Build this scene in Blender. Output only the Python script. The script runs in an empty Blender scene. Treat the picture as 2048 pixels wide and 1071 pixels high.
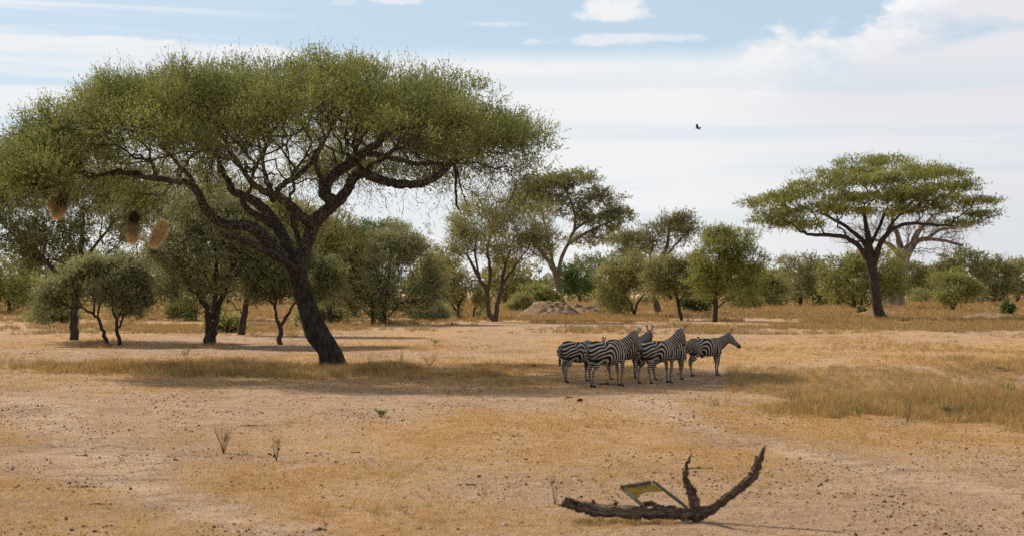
import bpy, math, random
import numpy as np
from mathutils import Vector
S = bpy.context.scene
COL = S.collection
# ------------------------------------------------------------------ camera
CAM_H = 2.8; FPX = 3500.0; HOR = 580.0; CX, CY = 1024.0, 535.5
PITCH = math.atan((HOR - CY) / FPX)
cd = bpy.data.cameras.new('camera'); cam = bpy.data.objects.new('camera', cd); COL.objects.link(cam)
cam.location = (0, 0, CAM_H); cam.rotation_euler = (math.pi/2 + PITCH, 0, 0)
cd.sensor_width = 36; cd.lens = FPX / 2048 * 36; cd.clip_start = 0.1; cd.clip_end = 20000
cd.dof.use_dof = True; cd.dof.focus_distance = 60; cd.dof.aperture_fstop = 2.3
S.camera = cam
# ------------------------------------------------------------------ light and sky
SUN_EL = math.radians(37); SUN_AZ = math.radians(-44)      # azimuth from +Y, negative = left
sd = bpy.data.lights.new('sun', 'SUN'); sd.energy = 5.0; sd.angle = math.radians(0.55); sd.color = (1.0, 0.865, 0.685)
sun = bpy.data.objects.new('sun', sd); COL.objects.link(sun)
tosun = Vector((math.sin(SUN_AZ)*math.cos(SUN_EL), math.cos(SUN_AZ)*math.cos(SUN_EL), math.sin(SUN_EL)))
sun.rotation_euler = tosun.to_track_quat('Z', 'Y').to_euler(); sun.location = (0, 0, 60)
S.view_settings.view_transform = 'Standard'; S.view_settings.look = 'None'
S.view_settings.exposure = 0.32; S.view_settings.gamma = 1.0
S.cycles.max_bounces = 6; S.cycles.transparent_max_bounces = 8; S.cycles.use_denoising = False
S.render.engine = 'CYCLES'
W = bpy.data.worlds.new('World'); S.world = W; W.use_nodes = True

class NT:
    """tiny helper to write node graphs"""
    def __init__(s, tree): s.t = tree; s.n = tree.nodes; s.l = tree.links
    def node(s, typ, **kw):
        nd = s.n.new(typ)
        for k, v in kw.items(): setattr(nd, k, v)
        return nd
    def put(s, sock, v):
        if isinstance(v, bpy.types.NodeSocket): s.l.new(v, sock)
        else: sock.default_value = v
    def m(s, op, a, b=None, c=None, clamp=False):
        nd = s.node('ShaderNodeMath', operation=op, use_clamp=clamp)
        s.put(nd.inputs[0], a)
        if b is not None: s.put(nd.inputs[1], b)
        if c is not None: s.put(nd.inputs[2], c)
        return nd.outputs[0]
    def ss(s, v, a, b):      # smoothstep a..b -> 0..1 (a may exceed b)
        nd = s.node('ShaderNodeMapRange', interpolation_type='SMOOTHSTEP')
        s.put(nd.inputs['Value'], v)
        if a <= b: vals = (a, b, 0, 1)
        else: vals = (b, a, 1, 0)
        for k, q in zip(('From Min', 'From Max', 'To Min', 'To Max'), vals): nd.inputs[k].default_value = q
        return nd.outputs[0]
    def noise(s, vec, scale=1, detail=4, rough=.55, dist=0):
        nd = s.node('ShaderNodeTexNoise'); s.l.new(vec, nd.inputs['Vector'])
        nd.inputs['Scale'].default_value = scale; nd.inputs['Detail'].default_value = detail
        nd.inputs['Roughness'].default_value = rough; nd.inputs['Distortion'].default_value = dist
        return nd.outputs['Fac']
    def comb(s, x, y, z=0.0):
        nd = s.node('ShaderNodeCombineXYZ'); s.put(nd.inputs[0], x); s.put(nd.inputs[1], y); s.put(nd.inputs[2], z)
        return nd.outputs[0]
    def mix(s, f, a, b):
        nd = s.node('ShaderNodeMix', data_type='RGBA')
        s.put(nd.inputs[0], f)
        s.put(nd.inputs[6], a if isinstance(a, bpy.types.NodeSocket) else (*a, 1))
        s.put(nd.inputs[7], b if isinstance(b, bpy.types.NodeSocket) else (*b, 1))
        return nd.outputs[2]
    def attr(s, name):
        nd = s.node('ShaderNodeAttribute', attribute_name=name); return nd.outputs['Fac']

def build_world():
    t = NT(W.node_tree); t.n.clear()
    out = t.node('ShaderNodeOutputWorld')
    sky = t.node('ShaderNodeTexSky', sky_type='NISHITA', sun_disc=False, sun_elevation=SUN_EL, sun_rotation=SUN_AZ)
    sky.air_density = 1.0; sky.dust_density = 1.6; sky.ozone_density = 1.0; sky.altitude = 1000
    bg = t.node('ShaderNodeBackground'); bg.inputs[1].default_value = 0.060
    tc = t.node('ShaderNodeTexCoord'); sp = t.node('ShaderNodeSeparateXYZ'); t.l.new(tc.outputs['Generated'], sp.inputs[0])
    A = t.m('ARCTAN2', sp.outputs[0], sp.outputs[1]); E = t.m('ARCSINE', sp.outputs[2])
    soft = t.mix(t.m('ADD', .03, t.m('MULTIPLY', t.ss(E, .50, .15), .52)), sky.outputs[0], (9.6, 12.0, 14.0)); t.l.new(soft, bg.inputs[0])
    # bumpy and streaky noises
    nb = t.noise(t.comb(t.m('MULTIPLY', A, 34), t.m('MULTIPLY', E, 60), 1.7), 1, 6, .62)
    nbig = t.noise(t.comb(t.m('MULTIPLY', A, 9), t.m('MULTIPLY', E, 26), 9.1), 1, 5, .55)
    nst = t.noise(t.comb(t.m('MULTIPLY', A, 3.2), t.m('MULTIPLY', E, 62), 4.3), 1, 5, .5, .3)
    # the cloud deck: everything under a wavy edge
    right = t.m('MAXIMUM', t.m('SUBTRACT', A, .125), 0.0)
    edge = t.m('ADD', t.m('MULTIPLY', t.ss(A, .12, .16), .004), t.m('ADD', .1355, t.m('ADD', t.m('MULTIPLY', right, .14), t.m('MULTIPLY', t.m('MAXIMUM', t.m('SUBTRACT', A, .205), 0.0), .75))))
    amp = t.m('ADD', .006, t.m('MULTIPLY', t.ss(A, .11, .17), .060))
    edge = t.m('ADD', edge, t.m('MULTIPLY', amp, t.m('SUBTRACT', nb, .5)))
    d = t.m('SUBTRACT', edge, E)
    deck = t.ss(d, -.004, .010)
    thin = t.m('MULTIPLY', t.m('MULTIPLY', t.ss(nbig, .50, .36), t.ss(E, .10, .14)), t.ss(A, .14, .2)); deck = t.m('MULTIPLY', deck, t.m('SUBTRACT', 1.0, t.m('MULTIPLY', thin, .8)))
    # left of the big tree the deck breaks into streaks
    leftm = t.ss(A, -.10, -.21)
    streak = t.ss(t.m('ADD', nst, t.m('MULTIPLY', nbig, .25)), .56, .76)
    lowfill = t.ss(E, .11, .02)
    leftdeck = t.m('MAXIMUM', t.m('MULTIPLY', streak, .9), t.m('MULTIPLY', lowfill, .7))
    deck = t.m('ADD', t.m('MULTIPLY', deck, t.m('SUBTRACT', 1.0, leftm)), t.m('MULTIPLY', leftdeck, leftm))
    # single clouds placed in the blue band
    def blob(a, e, ra, re, soft, w):
        x = t.m('DIVIDE', t.m('SUBTRACT', A, a), ra); y = t.m('DIVIDE', t.m('SUBTRACT', E, e), re)
        q = t.m('ADD', t.m('MULTIPLY', x, x), t.m('MULTIPLY', y, y))
        q = t.m('ADD', q, t.m('MULTIPLY', t.m('SUBTRACT', nb, .5), 4.2))
        return t.m('MULTIPLY', t.ss(q, 1.0, 1.0 - soft), w)
    cl = deck
    for args in ((.060, .1595, .0225, .0085, .8, .95), (.058, .1555, .028, .0045, .9, .8), (-.066, .165, .020, .004, .9, .7), (-.094, .162, .012, .0035, .9, .5),
                 (.055, .142, .050, .0042, .95, .7), (-.01, .151, .03, .002, .95, .5), (-.235, .1375, .062, .0034, .7, .95), (-.28, .1215, .04, .003, .9, .6), (-.20, .128, .035, .004, .9, .6), (-.15, .133, .05, .005, .8, .9)):
        cl = t.m('MAXIMUM', cl, blob(*args))
    # thin veil and overhead cover that goes on outside the view
    high = t.m('MULTIPLY', t.m('MULTIPLY', t.ss(nbig, .50, .66), t.ss(E, .17, .30)), .32)
    back = t.m('MULTIPLY', t.m('MULTIPLY', t.ss(nbig, .46, .62), t.ss(t.m('ABSOLUTE', A), .5, .9)), .5)
    cl = t.m('MAXIMUM', cl, t.m('MAXIMUM', high, back))
    # hazy gaps in the deck, bottom of the sky stays pale
    gap = t.m('MULTIPLY', t.ss(nst, .54, .38), t.m('MULTIPLY', t.ss(E, .134, .11), .34))
    cl = t.m('MULTIPLY', cl, t.m('SUBTRACT', 1.0, gap))
    # cloud colour: white, lilac-grey undersides of the cumulus at right, greyer toward the lower right
    grey = t.m('MULTIPLY', t.ss(t.m('ADD', t.m('MULTIPLY', t.m('SUBTRACT', nb, .5), -1.6), t.m('MULTIPLY', d, 22)), .05, .8), t.ss(A, .09, .20))
    grey = t.m('MULTIPLY', grey, t.m('ADD', .25, t.m('MULTIPLY', t.ss(E, .075, .11), .75)))
    low = t.m('MULTIPLY', t.ss(A, .06, .30), t.ss(E, .13, .01))
    wisp = t.m('MULTIPLY', t.ss(nbig, .45, .65), .25)
    c1 = t.mix(wisp, (.735, .73, .73), (.68, .69, .715))
    c2 = t.mix(t.m('MULTIPLY', grey, .85), c1, (.64, .635, .67))
    puff = t.m('MULTIPLY', t.ss(nb, .52, .66), t.m('MULTIPLY', t.ss(A, .08, .18), t.ss(E, .07, .11)))
    c2 = t.mix(t.m('MULTIPLY', t.m('MULTIPLY', puff, t.ss(d, .05, .012)), .9), c2, (.83, .81, .80))
    c3 = t.mix(t.m('MULTIPLY', low, .65), c2, (.52, .54, .58))
    cb = t.node('ShaderNodeBackground'); t.l.new(c3, cb.inputs[0]); cb.inputs[1].default_value = 1.0
    mx = t.node('ShaderNodeMixShader'); t.l.new(t.m('MULTIPLY', cl, .93), mx.inputs[0]); t.l.new(bg.outputs[0], mx.inputs[1]); t.l.new(cb.outputs[0], mx.inputs[2])
    t.l.new(mx.outputs[0], out.inputs[0])
build_world()

# ------------------------------------------------------------------ helpers
def Zof(py): return FPX * CAM_H / (py - HOR)
def P(px, py, Z):
    """world point seen at photograph pixel px, py at depth Z along the view axis (pitch included)"""
    a = (px - CX) / FPX; b = -(py - CY) / FPX
    cp, sp_ = math.cos(PITCH), math.sin(PITCH)
    y = cp - b*sp_; z = sp_ + b*cp
    k = Z / y
    return np.array([a*k, Z, CAM_H + z*k])
def _h(ix, iy, seed):
    n = (ix*374761393 + iy*668265263 + seed*982451653) & 0xffffffff
    n = ((n ^ (n >> 13)) * 1274126177) & 0xffffffff
    return ((n ^ (n >> 16)) & 0xffff) / 65535.0
def vn(x, y, seed=0):
    x = np.asarray(x, float); y = np.asarray(y, float)
    ix = np.floor(x).astype(np.int64); iy = np.floor(y).astype(np.int64)
    fx = x-ix; fy = y-iy; fx = fx*fx*(3-2*fx); fy = fy*fy*(3-2*fy)
    return (_h(ix, iy, seed)*(1-fx)+_h(ix+1, iy, seed)*fx)*(1-fy) + (_h(ix, iy+1, seed)*(1-fx)+_h(ix+1, iy+1, seed)*fx)*fy
def fbm(x, y, seed=0, o=4):
    s = 0; a = .5; tot = 0
    for k in range(o):
        s = s + a*vn(x*2**k, y*2**k, seed+k*17); tot += a; a *= .5
    return s/tot
def gz(x, y):
    return .10*(fbm(np.asarray(x)*.09, np.asarray(y)*.09, 3, 3)-.5) + .035*(fbm(np.asarray(x)*.8, np.asarray(y)*.8, 8, 3)-.5)
def G(px, py):
    """ground point under photograph pixel"""
    Z = Zof(py); p = P(px, py, Z); p[2] = float(gz(p[0], p[1])); return p
def mesh_np(name, V, F, mats, attrs=None, smooth=False, midx=None):
    V = np.ascontiguousarray(V, dtype=np.float32); me = bpy.data.meshes.new(name)
    if isinstance(F, np.ndarray): Fs = [F]
    else: Fs = [f for f in F if len(f)]
    nl = sum(f.size for f in Fs); npol = sum(len(f) for f in Fs)
    me.vertices.add(len(V)); me.vertices.foreach_set('co', V.ravel())
    me.loops.add(nl); me.polygons.add(npol)
    me.loops.foreach_set('vertex_index', np.concatenate([f.ravel() for f in Fs]).astype(np.int32))
    st = []; o = 0
    for f in Fs:
        k = f.shape[1]; st.append(o + np.arange(len(f))*k); o += f.size
    me.polygons.foreach_set('loop_start', np.concatenate(st).astype(np.int32))
    if smooth: me.polygons.foreach_set('use_smooth', np.ones(npol, bool))
    for k, v in (attrs or {}).items():
        a = me.attributes.new(k, 'FLOAT', 'POINT'); a.data.foreach_set('value', np.asarray(v, np.float32))
    for m in mats: me.materials.append(m)
    if midx is not None: me.polygons.foreach_set('material_index', np.asarray(midx, np.int32))
    me.update(calc_edges=True); return me
def obj(name, me, parent=None, loc=None, **props):
    o = bpy.data.objects.new(name, me); COL.objects.link(o)
    if parent is not None: o.parent = parent
    if loc is not None: o.location = loc
    for k, v in props.items(): o[k] = v
    return o
def thing(name, loc, label, cat, group=None, rz=0):
    o = obj(name, None, None, loc, label=label, category=cat); o.rotation_euler = (0, 0, rz)
    o.empty_display_size = .2
    if group: o['group'] = group
    return o
def nrm(v): return v / np.maximum(np.linalg.norm(v, axis=-1, keepdims=True), 1e-9)
def frames(d):
    a = np.where(np.abs(d[..., 2:3]) < .9, np.array([0, 0, 1.]), np.array([1., 0, 0]))
    u = nrm(np.cross(d, a)); return u, np.cross(d, u)

# ------------------------------------------------------------------ materials
def newmat(name):
    m = bpy.data.materials.new(name); m.use_nodes = True; t = NT(m.node_tree); t.n.clear()
    return m, t
def principled(t, col, rough=.9, bump=None, bdist=.02, spec=.25, bstr=1.0):
    b = t.node('ShaderNodeBsdfPrincipled'); t.put(b.inputs['Base Color'], col if isinstance(col, bpy.types.NodeSocket) else (*col, 1))
    t.put(b.inputs['Roughness'], rough); b.inputs['Specular IOR Level'].default_value = spec
    if bump is not None:
        bn = t.node('ShaderNodeBump'); bn.inputs['Distance'].default_value = bdist; bn.inputs['Strength'].default_value = bstr
        t.l.new(bump, bn.inputs['Height']); t.l.new(bn.outputs[0], b.inputs['Normal'])
    o = t.node('ShaderNodeOutputMaterial'); t.l.new(b.outputs[0], o.inputs[0]); return b
def leafmat(name, a, b, transl=.35, stem=(.09, .07, .05), gloss=.15):
    m, t = newmat(name); tint = t.attr('tint')
    col = t.mix(t.m('MAXIMUM', tint, 0.0), a, b); col = t.mix(t.m('LESS_THAN', tint, -.5), col, stem)
    d = t.node('ShaderNodeBsdfPrincipled'); t.l.new(col, d.inputs['Base Color']); d.inputs['Roughness'].default_value = .6; d.inputs['Specular IOR Level'].default_value = gloss
    tr = t.node('ShaderNodeBsdfTranslucent'); t.l.new(t.mix(1.0, col, col), tr.inputs[0])
    mx = t.node('ShaderNodeMixShader'); mx.inputs[0].default_value = transl
    t.l.new(d.outputs[0], mx.inputs[1]); t.l.new(tr.outputs[0], mx.inputs[2])
    o = t.node('ShaderNodeOutputMaterial'); t.l.new(mx.outputs[0], o.inputs[0]); return m
M = {}
M['leaf_main'] = leafmat('leaf_umbrella_thorn', (0.04, 0.06, 0.018), (0.44, 0.47, 0.13), .33)
M['leaf_pads'] = leafmat('leaf_flat_top', (0.085, 0.11, 0.028), (0.41, 0.42, 0.1), .35)
M['leaf_dark'] = leafmat('leaf_deep_green', (0.1, 0.12, 0.045), (0.33, 0.335, 0.13))
M['leaf_grey'] = leafmat('leaf_grey_green', (0.16, 0.17, 0.075), (0.41, 0.41, 0.19))
M['leaf_olive'] = leafmat('leaf_olive', (0.155, 0.16, 0.055), (0.45, 0.43, 0.16))
M['leaf_yellow'] = leafmat('leaf_yellow_green', (0.15, 0.165, 0.045), (0.42, 0.42, 0.13))
M['leaf_brown'] = leafmat('leaf_brownish', (.12,.125,.05), (.32,.315,.125))
M['leaf_bright'] = leafmat('leaf_bright_green', (.060, .105, .028), (.150, .200, .060))
M['grass_straw'] = leafmat('grass_straw', (.42, .25, .09), (.68, .46, .20), .3, (.3, .2, .1))
M['grass_far'] = leafmat('grass_far', (.22, .135, .050), (.46, .29, .12), .3, (.25, .2, .1))
M['grass_green'] = leafmat('grass_green_straw', (.17, .145, .055), (.48, .35, .14), .3, (.25, .2, .1))
M['grass_pale'] = leafmat('grass_pale', (.42, .27, .11), (.66, .48, .25), .2, (.4, .3, .2))
def barkmat(name, a, b, spk=None, sc=9, st=(1, 1, .35)):
    m, t = newmat(name); tc = t.node('ShaderNodeTexCoord'); v = tc.outputs['Object']
    mp = t.node('ShaderNodeMapping'); mp.inputs['Scale'].default_value = st; t.l.new(v, mp.inputs[0])
    n = t.noise(mp.outputs[0], sc, 6, .65); col = t.mix(t.ss(n, .38, .62), a, b)
    if spk:
        n2 = t.noise(v, 13, 4, .7); zz = t.node('ShaderNodeSeparateXYZ'); t.l.new(v, zz.inputs[0])
        col = t.mix(t.m('MULTIPLY', t.m('MULTIPLY', t.ss(n2, .50, .60), .75), t.ss(zz.outputs[2], 3.0, 4.6)), col, spk)
    principled(t, col, .95, n, .05); return m
M['bark_main'] = barkmat('bark_main', (.016, .013, .011), (.060, .046, .036), (.20, .17, .135))
M['bark_dark'] = barkmat('bark_dark', (.028, .021, .016), (.075, .055, .042))
M['bark_brown'] = barkmat('bark_brown', (.05, .036, .026), (.12, .088, .062))
M['bark_tan'] = barkmat('bark_tan', (.075, .058, .042), (.15, .12, .088))
M['bark_baobab'] = barkmat('bark_baobab', (.10, .078, .066), (.25, .20, .17), sc=2)
M['dead_wood'] = barkmat('dead_wood', (.040, .026, .019), (.27, .185, .13), sc=17, st=(.22, 1, 1.6))

def ground_mat():
    m, t = newmat('dry_ground'); g = t.node('ShaderNodeNewGeometry'); v = g.outputs['Position']
    n1 = t.noise(v, .45, 6, .6); n2 = t.noise(v, 3.0, 6, .65); n3 = t.noise(v, 16, 5, .7); n4 = t.noise(v, 55, 3, .7)
    straw = t.attr('straw'); dirt = t.attr('dirt')
    sand = t.mix(t.ss(n1, .35, .65), (.45, .305, .20), (.52, .365, .24))
    nm = t.noise(v, 1.6, 7, .72); sand = t.mix(t.m('MULTIPLY', t.ss(nm, .49, .64), .75), sand, (.29, .195, .13)); sand = t.mix(t.m('MULTIPLY', t.ss(nm, .46, .34), .55), sand, (.60, .44, .31))
    sand = t.mix(t.m('MULTIPLY', t.ss(n3, .46, .70), .75), sand, (.27, .18, .12))
    sf = t.ss(t.m('ADD', straw, t.m('ADD', t.m('MULTIPLY', t.m('SUBTRACT', n2, .5), 2.4), t.m('MULTIPLY', t.m('SUBTRACT', nm, .5), 1.6))), .34, .62)
    sf2 = t.m('MULTIPLY', sf, t.ss(t.m('ADD', n3, t.m('MULTIPLY', n4, .5)), .55, .85))
    gold = t.mix(t.ss(n4, .35, .65), (.42, .24, .095), (.66, .43, .20))
    col = t.mix(t.m('MULTIPLY', sf, .5), sand, (.47, .29, .145)); col = t.mix(t.m('MULTIPLY', sf2, .85), col, gold)
    col = t.mix(t.m('MULTIPLY', t.attr('pale'), t.m('MULTIPLY', t.ss(nm, .62, .42), .75)), col, (.60, .455, .32))
    df = t.m('MULTIPLY', dirt, t.ss(t.m('ADD', n2, t.m('MULTIPLY', n3, .6)), .62, .95))
    col = t.mix(df, col, (.17, .115, .085))
    spk = t.ss(n4, .66, .74); col = t.mix(t.m('MULTIPLY', spk, .75), col, (.12, .075, .05))
    h = t.m('ADD', t.m('MULTIPLY', n2, 1.0), t.m('ADD', t.m('MULTIPLY', n3, .5), t.m('MULTIPLY', n4, .18)))
    principled(t, col, 1.0, h, .17, .08); return m
M['ground'] = ground_mat()

# ------------------------------------------------------------------ ground
def px_of(x, y): return CX + x/y*FPX, HOR + FPX*CAM_H/y
def seg_d(px, py, pts):
    d = np.full(px.shape, 1e9)
    for (x0, y0), (x1, y1) in zip(pts[:-1], pts[1:]):
        vx, vy = x1-x0, y1-y0; t = np.clip(((px-x0)*vx+(py-y0)*vy)/(vx*vx+vy*vy), 0, 1)
        d = np.minimum(d, np.hypot((px-x0-t*vx)*.5, py-y0-t*vy))
    return d
def to_w(pts): return [tuple(G(a, b)[:2]) for a, b in pts]
TR1 = to_w([(-200, 785), (60, 800), (170, 880), (240, 960), (420, 1010), (600, 1080)])
TR2 = to_w([(1290, 795), (1340, 828), (1420, 862), (1600, 905), (1850, 960), (2200, 1010)])
TR3 = to_w([(-100, 700), (300, 700), (700, 703), (1150, 715)])
TR4 = to_w([(-100, 652), (600, 655), (1100, 652), (1700, 655)])
TR5 = to_w([(1350, 700), (1700, 690), (1640, 730), (1800, 735)])
def wseg(x, y, pts):
    d = np.full(np.shape(x), 1e9)
    for (x0, y0), (x1, y1) in zip(pts[:-1], pts[1:]):
        vx, vy = x1-x0, y1-y0; t = np.clip(((x-x0)*vx+(y-y0)*vy)/(vx*vx+vy*vy), 0, 1)
        d = np.minimum(d, np.hypot(x-x0-t*vx, y-y0-t*vy))
    return d
def wblob(x, y, px, py, rx, ry):
    c = G(px, py); return np.exp(-(((x-c[0])/rx)**2 + ((y-c[1])/ry)**2))
def masks(x, y):
    """how much straw and how much dark dirt lies on the ground at world x, y"""
    b = fbm(x*.16, y*.07, 21, 4)
    s = .22 + 1.5*(b-.33)
    for px, py, rx, ry, w in ((850, 880, 4.5, 6, .35), (1150, 850, 5, 5, .25), (1800, 700, 14, 12, .55), (100, 870, 3, 3, .2), (130, 980, 2.2, 1.4, .3), (950, 1030, 3, 1.8, .3), (600, 960, 2, 2, .25), (1560, 720, 6, 8, .3), (1750, 820, 8, 6, .5), (1900, 620, 90, 50, .6), (500, 735, 9, 4, .3), (1300, 690, 12, 8, .3)):
        s = s + w*wblob(x, y, px, py, rx, ry)
    s = s - .5*np.exp(-(wseg(x, y, TR1)/.8)**2) - .45*np.exp(-(wseg(x, y, TR2)/.7)**2) - .5*np.exp(-(wseg(x, y, TR3)/3.5)**2) - .2*np.exp(-(wseg(x, y, TR4)/9)**2) - .3*np.exp(-(wseg(x, y, TR5)/2)**2)
    for px, py, rx, ry, w in ((600, 800, 12, 3.2, .30), (1800, 960, 5, 4, .35), (1700, 1040, 3, 2, .25), (300, 800, 6, 3, .1)):
        s = s - w*wblob(x, y, px, py, rx, ry)
    dd = .05 + np.clip((fbm(x*.5, y*.22, 77, 3)-.55)*2.6, 0, 1)
    for px, py, rx, ry, w in ((160, 960, 1.2, .5, .6), (480, 850, .9, .4, .5), (100, 1010, 2, 1, .5), (900, 760, 7, 2.5, .5), (1300, 765, 5, 1.5, .6), (550, 915, 1.5, 1, .4), (400, 700, 12, 5, .4), (1120, 620, 16, 14, .6)):
        dd = dd + w*wblob(x, y, px, py, rx, ry)
    wob = 1.6*(fbm(x*.35, y*.2, 50, 3)-.5)
    pale = np.exp(-((wseg(x, y, TR1)+wob)/.75)**2) + np.exp(-((wseg(x, y, TR2)+wob*.7)/.5)**2) + .6*np.exp(-((wseg(x, y, TR3)+wob)/2.2)**2) + .5*np.exp(-((wseg(x, y, TR5)+wob)/1.2)**2)
    return np.clip(s, 0, 1), np.clip(dd, 0, 1), np.clip(pale, 0, 1)
def build_ground():
    ys = [-60.0, -20, 4, 12]; y = 15.0
    while y < 5000: ys.append(y); y *= 1.0105 if y < 90 else (1.02 if y < 700 else 1.15)
    ys.append(12000.0); ys = np.array(ys)
    u = np.concatenate([[-6, -3, -1.5, -.9, -.6], np.linspace(-.42, .42, 280), [.6, .9, 1.5, 3, 6]])
    Y, U = np.meshgrid(ys, u, indexing='ij'); X = U*np.maximum(np.abs(Y), 40)
    Zg = gz(X, Y); V = np.stack([X, Y, Zg], -1).reshape(-1, 3)
    n, mm = Y.shape; i = np.arange(n-1)[:, None]*mm + np.arange(mm-1)[None]; i = i.ravel()
    F = np.stack([i, i+1, i+mm+1, i+mm], 1)
    s, d, pl_ = masks(V[:, 0], V[:, 1])
    obj('ground', mesh_np('ground', V, F, [M['ground']], {'straw': s, 'dirt': d, 'pale': pl_}, True), kind='structure')
build_ground()

# ------------------------------------------------------------------ tubes and branches
def catmull(P_, R_, sub):
    P_ = np.asarray(P_, float); R_ = np.asarray(R_, float); Q = np.vstack([2*P_[0]-P_[1], P_, 2*P_[-1]-P_[-2]])
    out, rr = [], []
    for i in range(len(P_)-1):
        p0, p1, p2, p3 = Q[i], Q[i+1], Q[i+2], Q[i+3]
        for k in range(sub):
            t = k/sub
            out.append(.5*((2*p1)+(-p0+p2)*t+(2*p0-5*p1+4*p2-p3)*t*t+(-p0+3*p1-3*p2+p3)*t**3)); rr.append(R_[i]*(1-t)+R_[i+1]*t)
    out.append(P_[-1]); rr.append(R_[-1]); return np.array(out), np.array(rr)
def sweep(P_, R_, k=12, knob=.1, rng=None, kf=3.0, gro=0.0, seed=0, ell=None):
    P_ = np.asarray(P_); n = len(P_); T = nrm(np.gradient(P_, axis=0))
    u = np.zeros((n, 3)); a = np.array([0, 0, 1.]) if abs(T[0][2]) < .9 else np.array([0, 1., 0])
    u[0] = nrm(np.cross(T[0], a))
    for i in range(1, n): q = u[i-1] - T[i]*np.dot(u[i-1], T[i]); u[i] = q/np.linalg.norm(q)
    w = np.cross(T, u); an = np.linspace(0, 2*math.pi, k, endpoint=False)
    L = np.concatenate([[0], np.cumsum(np.linalg.norm(np.diff(P_, axis=0), axis=1))])
    nz = fbm(L[:, None]*kf + seed*7.1, np.cos(an)[None]*1.2+5+np.sin(an)[None]*.9, seed, 3)-.5
    rid = vn(an[None]*k*.32 + 0*L[:, None], L[:, None]*.7, seed+5)-.5
    r = R_[:, None]*(1 + knob*2*nz + gro*2*rid)
    ex, ey = (1, 1) if ell is None else ell
    V = P_[:, None] + r[..., None]*(ex*np.cos(an)[None, :, None]*u[:, None] + ey*np.sin(an)[None, :, None]*w[:, None])
    V = V.reshape(-1, 3); i = np.arange(n-1)[:, None]*k; j = np.arange(k)[None]
    F = np.stack([i+j, i+(j+1) % k, i+k+(j+1) % k, i+k+j], -1).reshape(-1, 4)
    V = np.vstack([V, P_[0], P_[-1]]); c0, c1 = len(V)-2, len(V)-1; jj = np.arange(k)
    T3 = np.vstack([np.stack([np.full(k, c0), (jj+1) % k, jj], 1), np.stack([np.full(k, c1), (n-1)*k+jj, (n-1)*k+(jj+1) % k], 1)])
    return V, F, T3
def merge(parts):
    Vs, Q, T = [], [], []; o = 0
    for V, F, T3 in parts:
        Vs.append(V); Q.append(F+o)
        if len(T3): T.append(T3+o)
        o += len(V)
    return np.vstack(Vs), [np.vstack(Q), np.vstack(T) if T else np.zeros((0, 3), int)]
def frusta(A, B, ra, rb, k):
    """independent tapered pieces for branch edges"""
    d = nrm(B-A); u, w = frames(d); an = np.linspace(0, 2*math.pi, k, endpoint=False)
    ring = np.cos(an)[None, :, None]*u[:, None] + np.sin(an)[None, :, None]*w[:, None]
    V0 = A[:, None]+ring*ra[:, None, None]; V1 = B[:, None]+ring*rb[:, None, None]
    V = np.concatenate([V0, V1], 1).reshape(-1, 3); n = len(A); base = np.arange(n)[:, None]*2*k; j = np.arange(k)[None]
    F = np.stack([base+j, base+(j+1) % k, base+k+(j+1) % k, base+k+j], -1).reshape(-1, 4)
    return V, F
def grow(nodes, par, rad0, att, rng, bf=.3, seg=.5, rtip=.008, pw=.45, wob=.12, sag=0.0):
    """joins every attractor to the nearest branch point; returns edges with radii"""
    n0 = len(nodes); cap = n0 + len(att)*14; N = np.zeros((cap, 3)); N[:n0] = nodes; par = list(par); pl = [0.0]*n0
    for i in range(n0):
        if par[i] >= 0: pl[i] = pl[par[i]] + np.linalg.norm(N[i]-N[par[i]])
    PL = np.zeros(cap); PL[:n0] = pl; D = np.zeros((cap, 3))
    for i in range(n0):
        if par[i] >= 0: D[i] = nrm(N[i]-N[par[i]])
    ok = np.ones(cap, bool); n = n0
    low = np.array(nodes)[:, 2].min(); order = np.argsort(np.min(np.linalg.norm(att[:, None]-np.array(nodes)[None], axis=2), axis=1))
    for ai in order:
        a = att[ai]; dv = a-N[:n]; dist = np.linalg.norm(dv, axis=1)
        cost = dist + bf*PL[:n] - .25*np.einsum('ij,ij->i', dv, D[:n])
        i = int(np.argmin(cost)); L = dist[i]
        if L < 1e-3: continue
        k = max(1, min(12, int(math.ceil(L/seg)))); p0 = N[i]; c = p0 + (D[i]*.45+np.array([0, 0, .12 - sag]))*L*.8
        prev = i; jit = rng.normal(0, wob*L/ (k+1), (k, 3))
        for q in range(1, k+1):
            t = q/k; p = (1-t)**2*p0 + 2*t*(1-t)*c + t*t*a
            if q < k: p = p + jit[q-1]
            N[n] = p; par.append(prev); PL[n] = PL[prev]+np.linalg.norm(p-N[prev]); D[n] = nrm(p-N[prev]); prev = n; n += 1
            if n >= cap-14: break
    par = np.array(par[:n]); cnt = np.zeros(n); child = np.zeros(n, bool); child[par[par >= 0]] = True; cnt[~child] = 1
    for i in range(n-1, 0, -1):
        if par[i] >= 0 and par[i] < i: cnt[par[i]] += cnt[i]
    R = rtip*np.maximum(cnt, 1)**pw
    return N[:n], par, R, n0
def branch_mesh(N, par, R, n0, skip=True, rmax=None):
    idx = np.arange(len(N)); e = idx[(par >= 0) & ((idx >= n0) if skip else True)]
    A, B = N[par[e]], N[e]; rb = R[e]; ra = np.minimum(R[par[e]], rb*1.25)
    if rmax: ra = np.minimum(ra, rmax); rb = np.minimum(rb, rmax)
    big = rb > .03; out = []
    for sel, k in ((big, 6), (~big, 3)):
        if sel.any(): V, F = frusta(A[sel], B[sel], ra[sel], rb[sel], k); out.append((V, F, np.zeros((0, 3), int)))
    return merge(out)
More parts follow.
